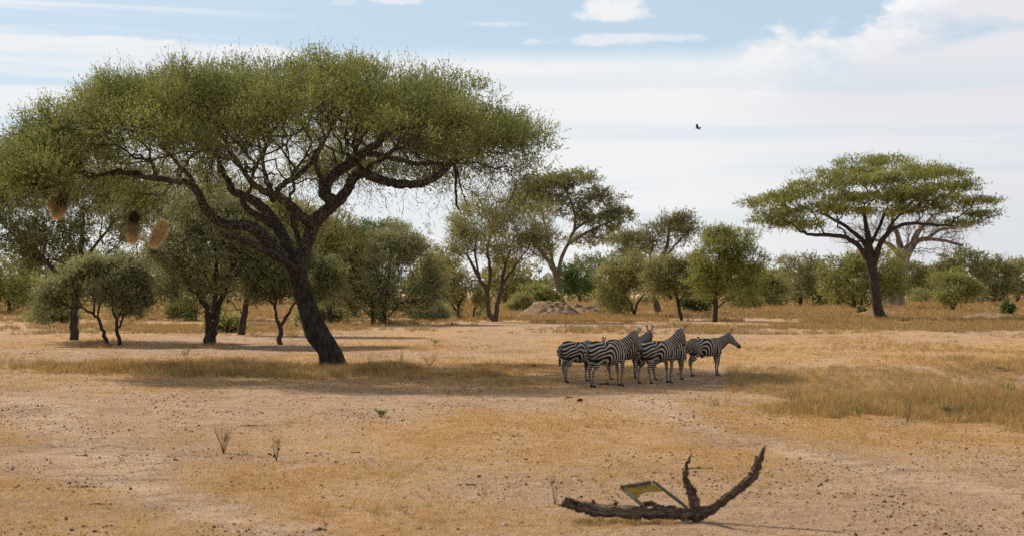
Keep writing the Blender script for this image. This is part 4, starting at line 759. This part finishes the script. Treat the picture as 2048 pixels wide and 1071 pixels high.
# ------------------------------------------------------------------ weaver nests
sm, t = newmat('nest_straw'); tt_ = t.attr('tint')
cc = t.mix(tt_, (.15, .105, .06), (.95, .80, .50)); b_ = t.node('ShaderNodeBsdfDiffuse'); t.l.new(cc, b_.inputs[0]); tr_ = t.node('ShaderNodeBsdfTranslucent'); t.l.new(cc, tr_.inputs[0])
mx_ = t.node('ShaderNodeMixShader'); mx_.inputs[0].default_value = .5; t.l.new(b_.outputs[0], mx_.inputs[1]); t.l.new(tr_.outputs[0], mx_.inputs[2]); oo = t.node('ShaderNodeOutputMaterial'); t.l.new(mx_.outputs[0], oo.inputs[0]); M['straw'] = sm
def nest(px, py, lobes, label, seed, dep):
    """lobes: x px, y px, rx, ry, tilt, darkness of old straw"""
    r = np.random.default_rng(seed); Z0 = Zof(733)+dep; s = FPX/Z0; c = P(px, py, Z0)
    root = thing('weaver_nest', tuple(c), label, 'nest', 'weaver nests hanging under the big acacia'); parts = []; Vs, Ts = [], []
    for (x, y, rx, ry, tilt, dark) in lobes:
        q = P(x, y, Z0)-c; ax = np.array([math.sin(tilt), 0, -math.cos(tilt)]); L_ = ry/s; R_ = .92*rx/s
        ts = np.linspace(-1, 1, 9); prof = np.sqrt(np.clip(1-ts**2, .02, 1))*R_*.45
        parts.append(sweep(q+ax*ts[:, None]*L_*.85, prof, 12, .15, seed=seed))
        n = 6000; g = nrm(r.normal(0, 1, (n, 3))); t0 = r.uniform(-1, .95, n); rad = np.sqrt(np.clip(1-t0**2, 0.05, 1))*R_*r.uniform(.35, 1.0, n)*(.75+.5*vn(t0*3+seed, np.arctan2(g[:, 1], g[:, 0])*1.3, seed))
        g = g-ax*(g@ax)[:, None]; g = nrm(g); a = q+ax*(t0*L_)[:, None]+g*rad[:, None]
        d = nrm(ax*.7+g*.6+r.normal(0, .55, (n, 3))); ln = r.uniform(.07, .24, n); u, w = frames(d); e = a+d*ln[:, None]
        Vs.append(np.stack([a-u*.006, a+u*.006, e], 1).reshape(-1, 3)); tn = np.clip(1-dark*np.clip(.75-t0*1.1, 0, 1)+r.normal(0, .22, n), 0, 1); Ts.append(np.repeat(tn, 3))
    V, F = merge(parts); obj('core', mesh_np('core', V, F, [M['straw']], {'tint': np.full(len(V), .5)}, smooth=True), root)
    V = np.vstack(Vs); obj('straw', mesh_np('straw', V, np.arange(len(V)).reshape(-1, 3), [M['straw']], {'tint': np.concatenate(Ts)}), root, kind='stuff')
    top = P(px, py, Z0)-c; Q = np.array([top+[0, 0, .15], top+[.09, .03, .5], top+[.04, .1, 1.0]]); V, F, T = sweep(Q, np.array([.012, .010, .012]), 5, .1)
    obj('twig', mesh_np('twig', V, [F, T], [M['bark_dark']]), root)
nest(118, 405, [(124, 404, 11, 28, -.1, 1.3), (106, 404, 10, 12, -.6, .3), (114, 420, 8, 14, -.2, .5)], 'double-lobed straw nest hanging farthest left', 1, -1.5)
nest(267, 455, [(268, 442, 11, 20, .0, 1.2), (265, 464, 13, 20, -.05, .5)], 'dark-topped straw nest in the middle of the three', 2, -2.2)
nest(319, 465, [(322, 458, 14, 17, -.35, .0), (313, 474, 12, 18, -.45, .15)], 'bright golden tilted straw nest nearest the big trunk', 3, -2.4)

# ------------------------------------------------------------------ dead log
dw, t = newmat('dead_wood_grain'); gl_ = t.comb(t.m('MULTIPLY', t.attr('gl'), 3.0), t.m('MULTIPLY', t.attr('gc'), 1.6), t.m('MULTIPLY', t.attr('gs'), 1.6)); n_ = t.noise(gl_, 2.4, 6, .68); gl2 = t.comb(t.m('MULTIPLY', t.attr('gl'), 5.0), t.m('MULTIPLY', t.attr('gc'), 9.0), t.m('MULTIPLY', t.attr('gs'), 9.0)); n2_ = t.noise(gl2, 1.0, 4, .6)
principled(t, t.mix(t.ss(n2_, .40, .62), t.mix(t.ss(n_, .4, .65), (.045, .03, .022), (.19, .125, .085)), t.mix(t.ss(n_, .4, .6), (.19, .14, .105), (.42, .33, .25))), .95, t.m('ADD', n_, n2_), .05, .1); M['dead_wood'] = dw
def dead_log():
    Z0 = Zof(1036); s = FPX/Z0; base = G(1275, 1036); root = thing('dead_log', tuple(base), 'weathered fallen branch with two upcurved prongs in the foreground', 'log')
    def ln(pts): return np.array([P(a, b, Z0+d) for a, b, r, d in pts])-base, np.array([r*.86/s for a, b, r, d in pts])
    def part(name, pts, seed, k=20, knob=.30):
        pp, rr = ln(pts); Q, R_ = catmull(pp, rr, 7); Q[2:-1] += np.random.default_rng(seed)  .normal(0, .009, Q[2:-1].shape); R_ = R_*(.92+.17*np.random.default_rng(seed+50).uniform(0, 1, len(R_)))
        V, F, T = sweep(Q, R_, k, knob, seed=seed, kf=7, gro=.22); Ln = np.concatenate([[0], np.cumsum(np.linalg.norm(np.diff(Q, axis=0), axis=1))]); an = np.linspace(0, 2*math.pi, k, endpoint=False)
        gl = np.concatenate([np.repeat(Ln, k), [0, Ln[-1]]])+seed; gc = np.concatenate([np.tile(np.cos(an), len(Q)), [0, 0]]); gs = np.concatenate([np.tile(np.sin(an), len(Q)), [0, 0]])
        obj(name, mesh_np(name, V, [F, T], [M['dead_wood']], {'gl': gl, 'gc': gc, 'gs': gs}, smooth=True), root)
    part('trunk', [(1126, 1005, 6, .15), (1140, 1005, 11, .12), (1174, 1015, 13, .1), (1221, 1022, 15, .05), (1279, 1024, 15, 0), (1326, 1026, 13, 0), (1373, 1027, 14, 0), (1398, 1028, 13, 0), (1412, 1026, 8, 0)], 4)
    part('prong', [(1385, 1030, 14, 0), (1415, 1019, 12, -.02), (1436, 1008, 9, -.05), (1460, 991, 9.5, -.1), (1483, 972, 11, -.15), (1502, 954, 10, -.2), (1514, 930, 8.5, -.25), (1523, 909, 6, -.3), (1531, 892, 1, -.32)], 5)
    part('prong', [(1391, 1030, 12, 0), (1388, 1000, 11, -.03), (1381, 982, 9, -.06), (1374, 965, 7, -.1), (1371, 954, 5.5, -.14), (1374, 937, 4, -.18), (1379, 918, 3, -.22), (1383, 906, .8, -.25)], 6)
    part('stub', [(1368, 960, 3, -.1), (1367, 948, 2.5, -.1), (1366, 938, 1, -.1)], 9, 8)
    part('stub', [(1380, 990, 5, -.03), (1388, 984, 5, -.09), (1391, 980, 4, -.11)], 10, 10)
    for i, pts in enumerate(([(1150, 1003, 5, .1), (1138, 996, 4, .12), (1130, 992, 1, .12)], [(1140, 1009, 6, .1), (1126, 1010, 3, .1), (1114, 1006, .8, .1)], [(1155, 1005, 4, .05), (1142, 1000, 3, 0), (1134, 996, 1, 0)], [(1150, 1012, 4, 0), (1135, 1012, 3, 0), (1122, 1009, 1, 0)])):
        part('splinter', pts, 11+i, 7)
    for i, (a, b, da, db) in enumerate(((1523, 905, 6, -14), (1518, 918, -7, -8), (1505, 948, -10, -4), (1470, 985, -4, -10), (1385, 985, 9, -5), (1230, 1010, 3, -9), (1190, 1006, -6, -8), (1310, 1015, 5, -8), (1440, 1006, 8, 6))):
        part('splinter', [(a, b, 3.2, -.25 if a > 1500 else -.1), (a+da*.6, b+db*.6, 2.2, -.25 if a > 1500 else -.1), (a+da, b+db, .6, -.25 if a > 1500 else -.1)], 30+i, 7)
    part('root_stub', [(1286, 1008, 5, .5), (1300, 1006, 6, .5), (1325, 1012, 4, .5), (1352, 1013, 2, .5)], 15, 10)
dead_log()
gm, t = newmat('green_paint'); g_ = t.node('ShaderNodeNewGeometry'); n_ = t.noise(g_.outputs['Position'], 22, 5, .7); principled(t, t.mix(t.ss(n_, .5, .66), (.075, .085, .055), (.20, .16, .12)), .7, n_, .004)
ym, t = newmat('yellow_panel'); g_ = t.node('ShaderNodeNewGeometry'); n_ = t.noise(g_.outputs['Position'], 14, 5, .7); principled(t, t.mix(t.ss(n_, .5, .7), (.31, .20, .025), (.13, .09, .035)), .6, n_, .004)
rm_, t = newmat('rust'); principled(t, (.12, .05, .025), .9)
def bar(p, q, w, h, mat, name, root, up=(0, 0, 1)):
    p, q = np.array(p), np.array(q); d = nrm(q-p); u = nrm(np.cross(d, np.array(up))); v = np.cross(u, d); V = []
    for e in (p, q):
        for a, b in ((-1, -1), (1, -1), (1, 1), (-1, 1)): V.append(e+u*a*w/2+v*b*h/2)
    F = np.array([(0, 1, 2, 3), (7, 6, 5, 4), (0, 4, 5, 1), (1, 5, 6, 2), (2, 6, 7, 3), (3, 7, 4, 0)]); me = mesh_np(name, np.array(V), F, [mat]); o = obj(name, me, root)
    bv = o.modifiers.new('edge', 'BEVEL'); bv.width = min(w, h)*.18; bv.segments = 2; return o
def frame_piece():
    Z0 = Zof(1036)+.12; base = P(1300, 1008, Z0); root = thing('broken_frame', tuple(base), 'broken green frame with a yellow panel leaning on the dead log', 'broken frame')
    A = P(1243, 972, Z0+.15)-base; B = P(1302, 963, Z0+.12)-base; C_ = P(1286, 1010, Z0-.18)-base; D_ = P(1374, 1014, Z0-.12)-base; B2 = P(1306, 961, Z0+.1)-base
    Q = np.array([A+(B-A)*t for t in np.linspace(0, 1, 6)]); V, F, T = sweep(Q, np.full(6, .022), 12, .03); obj('rail', mesh_np('rail', V, [F, T], [gm], smooth=True), root)
    V, F, T = sweep(np.array([A-(B-A)*.035, A+(B-A)*.03]), np.array([.026, .026]), 12, .03); obj('rail_end', mesh_np('rail_end', V, [F, T], [rm_], smooth=True), root)
    bar(A+[.01, 0, -.02], C_, .045, .03, gm, 'post', root); bar(B2, D_, .045, .032, gm, 'post', root)
    pts = [(1245, 973), (1268, 971), (1303, 965), (1326, 982), (1307, 982.5), (1291, 984), (1280, 989), (1273, 998), (1266, 992)]
    F3 = np.array([P(a, b, Z0+.15-.006*(b-970))-base for a, b in pts]); n = len(pts); off = np.array([0, .014, .004]); V = np.vstack([F3, F3+off])
    me = bpy.data.meshes.new('panel'); me.from_pydata([tuple(v) for v in V], [], [tuple(range(n)), tuple(range(2*n-1, n-1, -1))]+[(i, i+n, (i+1) % n+n, (i+1) % n) for i in range(n)]); me.materials.append(ym); obj('panel', me, root)
frame_piece()

# ------------------------------------------------------------------ zebras
def zebra_mats():
    m, t = newmat('zebra_coat'); ph = t.attr('phase'); blk = t.attr('blk'); g = t.node('ShaderNodeTexCoord'); n = t.noise(g.outputs['Object'], 4.5, 3, .6)
    s_ = t.m('SINE', t.m('ADD', ph, t.m('MULTIPLY', t.m('SUBTRACT', n, .5), 1.7)))
    w = t.ss(s_, .12, .34)
    col = t.mix(w, (.009, .007, .006), (.38, .325, .265)); col = t.mix(blk, col, (.022, .017, .015)); principled(t, col, .75, spec=.2); M['coat'] = m
    m, t = newmat('zebra_dark'); principled(t, (.02, .016, .014), .7); M['zdark'] = m
zebra_mats()
def lerp_ring(C, ax, up, ry, rz, k=16):
    an = np.linspace(0, 2*math.pi, k, endpoint=False); side = nrm(np.cross(up, ax)); upp = np.cross(ax, side)
    return C+np.cos(an)[:, None]*side*ry+np.sin(an)[:, None]*upp*rz
def loft(rings):
    k = len(rings[0]); n = len(rings); V = np.vstack(rings); i = np.arange(n-1)[:, None]*k; j = np.arange(k)[None]
    F = np.stack([i+j, i+(j+1) % k, i+k+(j+1) % k, i+k+j], -1).reshape(-1, 4)
    V = np.vstack([V, rings[0].mean(0), rings[-1].mean(0)]); jj = np.arange(k); c0, c1 = len(V)-2, len(V)-1
    return V, F, np.vstack([np.stack([np.full(k, c0), (jj+1) % k, jj], 1), np.stack([np.full(k, c1), (n-1)*k+jj, (n-1)*k+(jj+1) % k], 1)])
def chain(pts, rad, seed=0, k=12, ell=1.0):
    Q, R_ = catmull(np.array(pts, float), np.array(rad, float), 4); ax = nrm(np.gradient(Q, axis=0))
    return loft([lerp_ring(Q[i], ax[i], np.array([1., 0, 0]) if abs(ax[i][2]) > .8 else np.array([0, 0, 1.]), R_[i]*ell, R_[i], k) for i in range(len(Q))])
def zebra(px, py, heading, label, neck=(.50, 0.0), nlen=.62, headp=-.9, heady=0.0, legs=(0, 0, 0, 0), seed=0, sc=1.0, belly=0.0, tail=.0):
    """neck: (pitch rad, yaw rad); headp: head pitch rad; legs: fore/aft shift of the feet FL FR HL HR"""
    r = np.random.default_rng(seed); c = G(px, py); root = thing('zebra', tuple(c), label, 'zebra', 'zebras standing in the shade', rz=heading)
    root.scale = (sc, sc, sc); parts = []
    T = [(-.72, 1.02, .08, .08), (-.68, 1.01, .20, .16), (-.58, .98, .30, .23), (-.44, .955, .345, .265), (-.28, .93, .35, .285), (-.1, .90, .355, .305), (.1, .895, .355, .305), (.26, .92, .35, .27), (.40, .955, .33, .22), (.51, .98, .27, .17), (.58, .99, .18, .12), (.62, 1.0, .08, .06)]
    rings = []; X = np.array([1., 0, 0]); UP = np.array([0, 0, 1.])
    for (x, z, hh, hw) in T: rings.append(lerp_ring(np.array([x, 0, z+.012-belly*.5*math.exp(-(x/.3)**2)]), X, UP, hw*(1+belly)*.90, hh*(1+belly*.5)*.915, 20))
    parts.append(loft(rings))
    nlen *= .80; nb = np.array([.38, 0, 1.04]); pd = np.array([math.cos(neck[0])*math.cos(neck[1]), math.cos(neck[0])*math.sin(neck[1]), math.sin(neck[0])])
    poll = nb+pd*(nlen+.12); n1 = nb+pd*nlen*.5+np.array([.02, 0, -.02]); Q, _ = catmull([nb, n1, poll], [1, 1, 1], 6); ax = nrm(np.gradient(Q, axis=0))
    rr = np.interp(np.linspace(0, 1, len(Q)), [0, .35, .7, 1], [.27, .21, .155, .12]); rw = np.interp(np.linspace(0, 1, len(Q)), [0, .4, 1], [.15, .10, .08])
    parts.append(loft([lerp_ring(Q[i], ax[i], UP, rw[i], rr[i], 14) for i in range(len(Q))])); neckQ = Q
    yw = neck[1]+heady; hd = np.array([math.cos(headp)*math.cos(yw), math.cos(headp)*math.sin(yw), math.sin(headp)]); hd = hd
    hs = nrm(np.cross(UP, hd)); hu = np.cross(hd, hs)
    hp = [(-.10, .07, .06, .0), (-.04, .105, .085, -.01), (.06, .125, .092, -.03), (.16, .118, .085, -.035), (.26, .09, .065, -.025), (.36, .07, .052, -.015), (.44, .066, .052, -.015), (.49, .055, .046, -.02), (.515, .025, .025, -.02)]
    parts.append(loft([lerp_ring(poll+hd*a+hu*o, hd, hu, w_, h_, 14) for a, h_, w_, o in [tuple(1.10*q for q in qq) for qq in hp]]))
    feet = []; legax = []
    for i, (sx, sy) in enumerate(((.42, .135), (.42, -.135), (-.52, .13), (-.52, -.13))):
        f = legs[i]
        if i < 2:
            pts = [(sx-.04, sy*.85, 1.0), (sx, sy, .82), (sx+f*.25, sy, .66), (sx+.02+f*.55, sy*.98, .44), (sx+f*.8, sy*.95, .27), (sx+f*.97, sy*.95, .12), (sx+.035+f, sy*.95, .05)]
            rad = [.13, .13, .082, .055, .036, .038, .045]
        else:
            pts = [(sx+.02, sy*.8, 1.0), (sx+.06, sy, .84), (sx+.07+f*.25, sy, .68), (sx-.07+f*.5, sy*.98, .47), (sx-.05+f*.8, sy*.95, .28), (sx-.02+f*.97, sy*.95, .12), (sx+.02+f, sy*.95, .05)]
            rad = [.20, .18, .125, .060, .038, .040, .046]
        rad = [q*(.80 if q < .09 else .90) for q in rad]; parts.append(chain(pts, rad)); feet.append(np.array(pts[-1])); legax.append(np.array(pts))
    for s_ in (1, -1): parts.append(chain([(-.6, .05*s_, 1.1), (-.66, .1*s_, .95), (-.62, .12*s_, .8)], [.13, .14, .1]))
    V, F = merge(parts); me = mesh_np('body_raw', V, F, [M['coat']]); tmp = bpy.data.objects.new('tmp', me); COL.objects.link(tmp)
    rm = tmp.modifiers.new('r', 'REMESH'); rm.mode = 'VOXEL'; rm.voxel_size = .017; sm2 = tmp.modifiers.new('s', 'SMOOTH'); sm2.factor = .6; sm2.iterations = 7
    dg = bpy.context.evaluated_depsgraph_get(); me2 = bpy.data.meshes.new_from_object(tmp.evaluated_get(dg)); bpy.data.objects.remove(tmp); me2.name = 'zebra_body'
    n = len(me2.vertices); V = np.zeros(n*3, np.float32); me2.vertices.foreach_get('co', V); V = V.reshape(-1, 3).astype(float)
    # stripe phase
    x, y, z = V.T; qx, qz = -.34, .60; dx, dz = x-qx, z-qz; k1 = 2*math.pi
    w = np.clip(1-np.clip(dx, 0, 1)/.85, 0, 1)**1.2; dist = np.sqrt(np.where(dx < 0, (dx*.75)**2, dx**2)+(dz*w)**2); sgn = np.where(dx > 0, dist, dist)
    ph = k1*(np.minimum(sgn, .25)/.125 + np.maximum(sgn-.25, 0)/.088)
    hind = (z < .66) & (x < -.2); ph = np.where(hind, k1*(qz-z)/.062, ph)
    # forelegs and shoulder chevron
    fl = z < .74; ph = np.where(fl & (x > .15), k1*(z)/.055, ph)
    t_ = ((V-nb)@pd)/(nlen+.12); dn = np.linalg.norm(V-nb-pd*((V-nb)@pd)[:, None], axis=1); neckm = (t_ > .22) & (dn < .30) & (t_ < 1.15) & (z > .9)
    ph = np.where(neckm, k1*(V@pd)/.068+1.0, ph)
    hv = V-poll; ha = hv@hd/1.10; hn = np.linalg.norm(hv-hd*ha[:, None], axis=1); headm = (ha > -.02) & (ha < .56) & (hn < .16) & (t_ > .7)
    phh = k1*(ha*.75 + (hv@hu)*.8)/.052; ph = np.where(headm, phh, ph)
    blk = np.zeros(n); blk = np.where(headm, np.clip((ha-.38)/.05, 0, 1), blk); blk = np.where(z < .05, 1, blk)
    bel = (z < .70) & (x > -.25) & (x < .3) & (np.abs(y) < .12); ph = np.where(bel, k1*.25, ph)
    for nm, dat in (('phase', ph), ('blk', blk)):
        a = me2.attributes.new(nm, 'FLOAT', 'POINT'); a.data.foreach_set('value', dat.astype(np.float32))
    me2.polygons.foreach_set('use_smooth', np.ones(len(me2.polygons), bool)); me2.materials.clear(); me2.materials.append(M['coat']); obj('body', me2, root)
    # mane: upright brush from poll to withers
    VV, FF, PH = [], [], []; cnt = 0; N_ = 150
    crest = [Q[i]+np.cross(nrm(np.cross(UP, ax[i])), ax[i])*-rr[i]*-.9 for i in range(len(Q))]
    crest = np.array(crest); cu = np.array([np.cross(ax[i], nrm(np.cross(UP, ax[i]))) for i in range(len(Q))])
    for k in range(900):
        t0 = r.uniform(0.10, 1.10); ti = min(t0, 1)*(len(Q)-1); i0 = int(min(ti, len(Q)-2)); f = ti-i0; p = crest[i0]*(1-f)+crest[i0+1]*f; u = cu[i0]
        a_ = ax[i0]; 
        if t0 > 1: p = p+nrm(hd*.5+a_*.5)*(t0-1)*.6
        si = nrm(np.cross(u, a_)); b0 = p-u*.05+si*r.normal(0, .010); h_ = (.135*min(1, (t0+.05)*2.2))*r.uniform(.8, 1.1)*(1 if t0 < 1 else .8); tip = b0+u*(h_+.03)+a_*r.normal(0, .016)+si*r.normal(0, .012)
        VV += [b0-a_*.015, b0+a_*.015, tip]; FF.append((cnt, cnt+1, cnt+2)); cnt += 3; PH += [k1*(p@pd)/.075+1.0]*3
    PHa = np.array(PH); BL = np.tile([.0, .0, 1.0], 900)*.9
    obj('mane', mesh_np('mane', np.array(VV), np.array(FF), [M['coat']], {'phase': PHa, 'blk': BL}), root)
    # ears
    for s_ in (1, -1):
        e0 = poll+hu*.08+hs*.055*s_-hd*.01; d = nrm(hu*.9-hd*.25+hs*.38*s_+UP*.4); u, w_ = frames(d[None]); fr = nrm(hd*.7+hs*.5*s_)
        rg = []
        for q, (a, rw_) in enumerate(((0, .026), (.06, .042), (.12, .044), (.17, .028), (.20, .005))):
            sd2 = nrm(np.cross(d, fr)); rg.append(e0+d*a+np.array([sd2*math.cos(b)*rw_+fr*math.sin(b)*rw_*.45 for b in np.linspace(0, 2*math.pi, 9, endpoint=False)]))
        V, F, T3 = loft(rg); bl = np.clip((np.linalg.norm(V-e0, axis=1)-.15)/.02, 0, 1); obj('ear', mesh_np('ear', V, [F, T3], [M['coat']], {'phase': np.full(len(V), 1.57), 'blk': bl}, smooth=True), root)
        ec = poll+hd*.15+hu*.035+hs*.078*s_; V, F, T3 = chain([ec-hd*.02, ec-hd*.01, ec, ec+hd*.012, ec+hd*.02], [.004, .014, .017, .014, .004]); obj('eye', mesh_np('eye', V, [F, T3], [M['zdark']], smooth=True), root)
    # tail with dark tuft
    tp = [(-.72, 0, 1.14), (-.79, .01, 1.02), (-.81, .02+tail*.5, .86), (-.80, .02+tail, .70)]; V, F, T3 = chain(tp, [.04, .034, .030, .022], k=8)
    tl = obj('tail', mesh_np('tail', V, [F, T3], [M['coat']], {'phase': V[:, 2]*k1/.05, 'blk': np.zeros(len(V))}, smooth=True), root)
    VV = []; 
    for k in range(70):
        b0 = np.array(tp[-1])+r.normal(0, .012, 3)+[0, 0, r.uniform(-.05, .12)]; tip = b0+[r.normal(0, .03), r.normal(0, .03), -r.uniform(.12, .26)]; VV += [b0-[.008, 0, 0], b0+[.008, 0, 0], tip]
    obj('tuft', mesh_np('tuft', np.array(VV), np.arange(len(VV)).reshape(-1, 3), [M['zdark']]), tl)
    for i, f in enumerate(feet):
        V, F, T3 = loft([lerp_ring(np.array([f[0]+a, f[1], zz]), UP, X, w_, w_*1.1, 12) for a, zz, w_ in ((.015, -.01, .055), (.012, .015, .053), (-.002, .055, .045))]); obj('hoof', mesh_np('hoof', V, [F, T3], [M['zdark']], smooth=True), root)
    return root
D = math.radians
zebra(1157, 762, D(44), 'leftmost zebra, its lowered head hidden behind its neighbour', neck=(.16, -.35), nlen=.55, headp=-.45, heady=-.1, legs=(.05, -.08, .08, -.12), seed=1)
zebra(1217, 771, D(40), 'nearest zebra seen from behind with broad rump stripes, second from left', neck=(.66, -.28), nlen=.66, headp=-1.15, heady=-.15, legs=(.06, -.05, -.02, -.16), seed=2, sc=1.05, belly=.03)
zebra(1249, 757, D(30), 'zebra behind the nearest one with only back, legs and ears showing', neck=(.60, .0), nlen=.74, headp=-.35, heady=.9, legs=(.05, -.08, .08, -.08), seed=3, belly=-.04)
zebra(1318, 765, D(42), 'third zebra in the front row with raised neck and head tucked down', neck=(.82, -.30), nlen=.62, headp=-1.1, heady=-.15, legs=(.06, -.07, -.20, .05), seed=4, sc=1.03, belly=-.03)
zebra(1339, 758, D(22), 'zebra half hidden behind the raised-neck one with lowered muzzle', neck=(.30, -.15), nlen=.52, headp=-1.0, heady=-.2, legs=(.05, -.05, .05, -.06), seed=5, sc=.95, belly=-.05)
zebra(1412, 751, D(26), 'rightmost zebra standing clear of the others looking right', neck=(.58, -.40), nlen=.52, headp=-.75, heady=-.1, legs=(.06, -.05, .04, -.12), seed=6, sc=.97, belly=-.10)

# ------------------------------------------------------------------ far antelope and birds
am, t = newmat('antelope_coat'); g_ = t.node('ShaderNodeTexCoord'); zz = t.node('ShaderNodeSeparateXYZ'); t.l.new(g_.outputs['Object'], zz.inputs[0]); principled(t, t.mix(t.ss(zz.outputs[2], .48, .60), (.45, .35, .25), (.28, .14, .06)), .8)
def antelope():
    c = G(1332, 609); root = thing('antelope', tuple(c), 'small brown antelope in the far grass between the tree trunks', 'antelope', rz=D(10)); parts = []
    UP = np.array([0, 0, 1.]); X = np.array([1., 0, 0])
    parts.append(loft([lerp_ring(np.array([x, 0, z]), X, UP, w_, h_, 10) for x, z, h_, w_ in ((-.5, .8, .05, .04), (-.44, .78, .15, .11), (-.2, .75, .17, .14), (.1, .74, .18, .14), (.35, .77, .16, .11), (.45, .8, .06, .05))]))
    parts.append(chain([(.35, 0, .82), (.5, 0, 1.0), (.55, 0, 1.18)], [.11, .07, .055])); parts.append(chain([(.52, 0, 1.2), (.62, 0, 1.17), (.76, 0, 1.1)], [.05, .055, .025]))
    for sx in (.34, -.38):
        for sy in (.08, -.08): parts.append(chain([(sx, sy, .7), (sx+.02, sy, .5), (sx-.01, sy, .25), (sx, sy, .0)], [.08, .04, .02, .022]))
    V, F = merge(parts); me = mesh_np('raw', V, F, [am]); tmp = bpy.data.objects.new('tmp', me); COL.objects.link(tmp); rm = tmp.modifiers.new('r', 'REMESH'); rm.mode = 'VOXEL'; rm.voxel_size = .018; q = tmp.modifiers.new('s', 'SMOOTH'); q.iterations = 3
    me2 = bpy.data.meshes.new_from_object(tmp.evaluated_get(bpy.context.evaluated_depsgraph_get())); bpy.data.objects.remove(tmp); me2.materials.clear(); me2.materials.append(am); obj('body', me2, root)
    for s_ in (1, -1):
        V, F, T3 = chain([(.53, .03*s_, 1.24), (.47, .08*s_, 1.38), (.48, .11*s_, 1.5), (.53, .09*s_, 1.6)], [.014, .012, .009, .003], k=6); obj('horn', mesh_np('horn', V, [F, T3], [M['zdark']], smooth=True), root)
antelope()
bm_, t = newmat('bird_plumage'); principled(t, (.03, .022, .03), .6)
def wing(root, pts, th=.012):
    V = np.array(pts, float); n = len(V); W_ = np.vstack([V+[0, 0, th/2], V-[0, 0, th/2]]); me = bpy.data.meshes.new('wing')
    me.from_pydata([tuple(v) for v in W_], [], [tuple(range(n)), tuple(range(2*n-1, n-1, -1))]+[(i, i+n, (i+1) % n+n, (i+1) % n) for i in range(n)]); me.materials.append(bm_); obj('wing', me, root)
def flying_bird():
    c = P(1396, 257, 120); root = thing('flying_bird', tuple(c), 'dark bird flying with raised wings in the pale sky', 'bird')
    V, F, T3 = chain([(-.13, 0, -.01), (-.05, 0, 0), (.05, 0, .02), (.13, 0, .05), (.18, 0, .06), (.23, 0, .055)], [.012, .05, .055, .035, .032, .004]); obj('body', mesh_np('body', V, [F, T3], [bm_], smooth=True), root)
    V = np.array([(-.1, -.02, 0), (-.1, .02, 0), (-.3, .05, -.07), (-.32, 0, -.08), (-.3, -.05, -.07)]); me = bpy.data.meshes.new('tail'); W_ = np.vstack([V, V-[0, 0, .01]]); me.from_pydata([tuple(v) for v in W_], [], [(0, 1, 2, 3, 4), (9, 8, 7, 6, 5)]+[(i, i+5, (i+1) % 5+5, (i+1) % 5) for i in range(5)]); me.materials.append(bm_); obj('tail', me, root)
    wing(root, [(.08, .03, .02), (-.10, .03, 0), (-.15, .12, .15), (-.11, .2, .27), (-.05, .24, .34), (.0, .22, .32), (.03, .12, .18)]); wing(root, [(.08, -.03, .02), (-.10, -.03, 0), (-.10, -.2, -.06), (.0, -.36, -.1), (.14, -.42, -.12), (.12, -.25, -.03)])
flying_bird()
def ground_bird(px, py, lab, h=.35, rz=0):
    c = G(px, py); root = thing('ground_bird', tuple(c), lab, 'bird', rz=rz); k = h/.35
    V, F, T3 = chain([(-.16*k, 0, .10*k), (-.06*k, 0, .16*k), (.02*k, 0, .20*k), (.07*k, 0, .28*k), (.11*k, 0, .33*k), (.17*k, 0, .32*k)], [.015*k, .06*k, .07*k, .035*k, .03*k, .004*k]); obj('body', mesh_np('body', V, [F, T3], [bm_], smooth=True), root)
    for s_ in (1, -1): V, F, T3 = chain([(0, .025*s_*k, .15*k), (.01*k, .025*s_*k, .07*k), (.02*k, .025*s_*k, 0)], [.012*k, .006*k, .006*k], k=6); obj('leg', mesh_np('leg', V, [F, T3], [bm_]), root)
ground_bird(1702, 629, 'brown bird standing in the grass left of the flat-topped acacia trunk', .45)
ground_bird(592, 655, 'dark bird on the sand just left of the big leaning trunk', .4, D(180))
ground_bird(108, 742, 'small dark bird at the left end of the grass strip', .28, D(40))
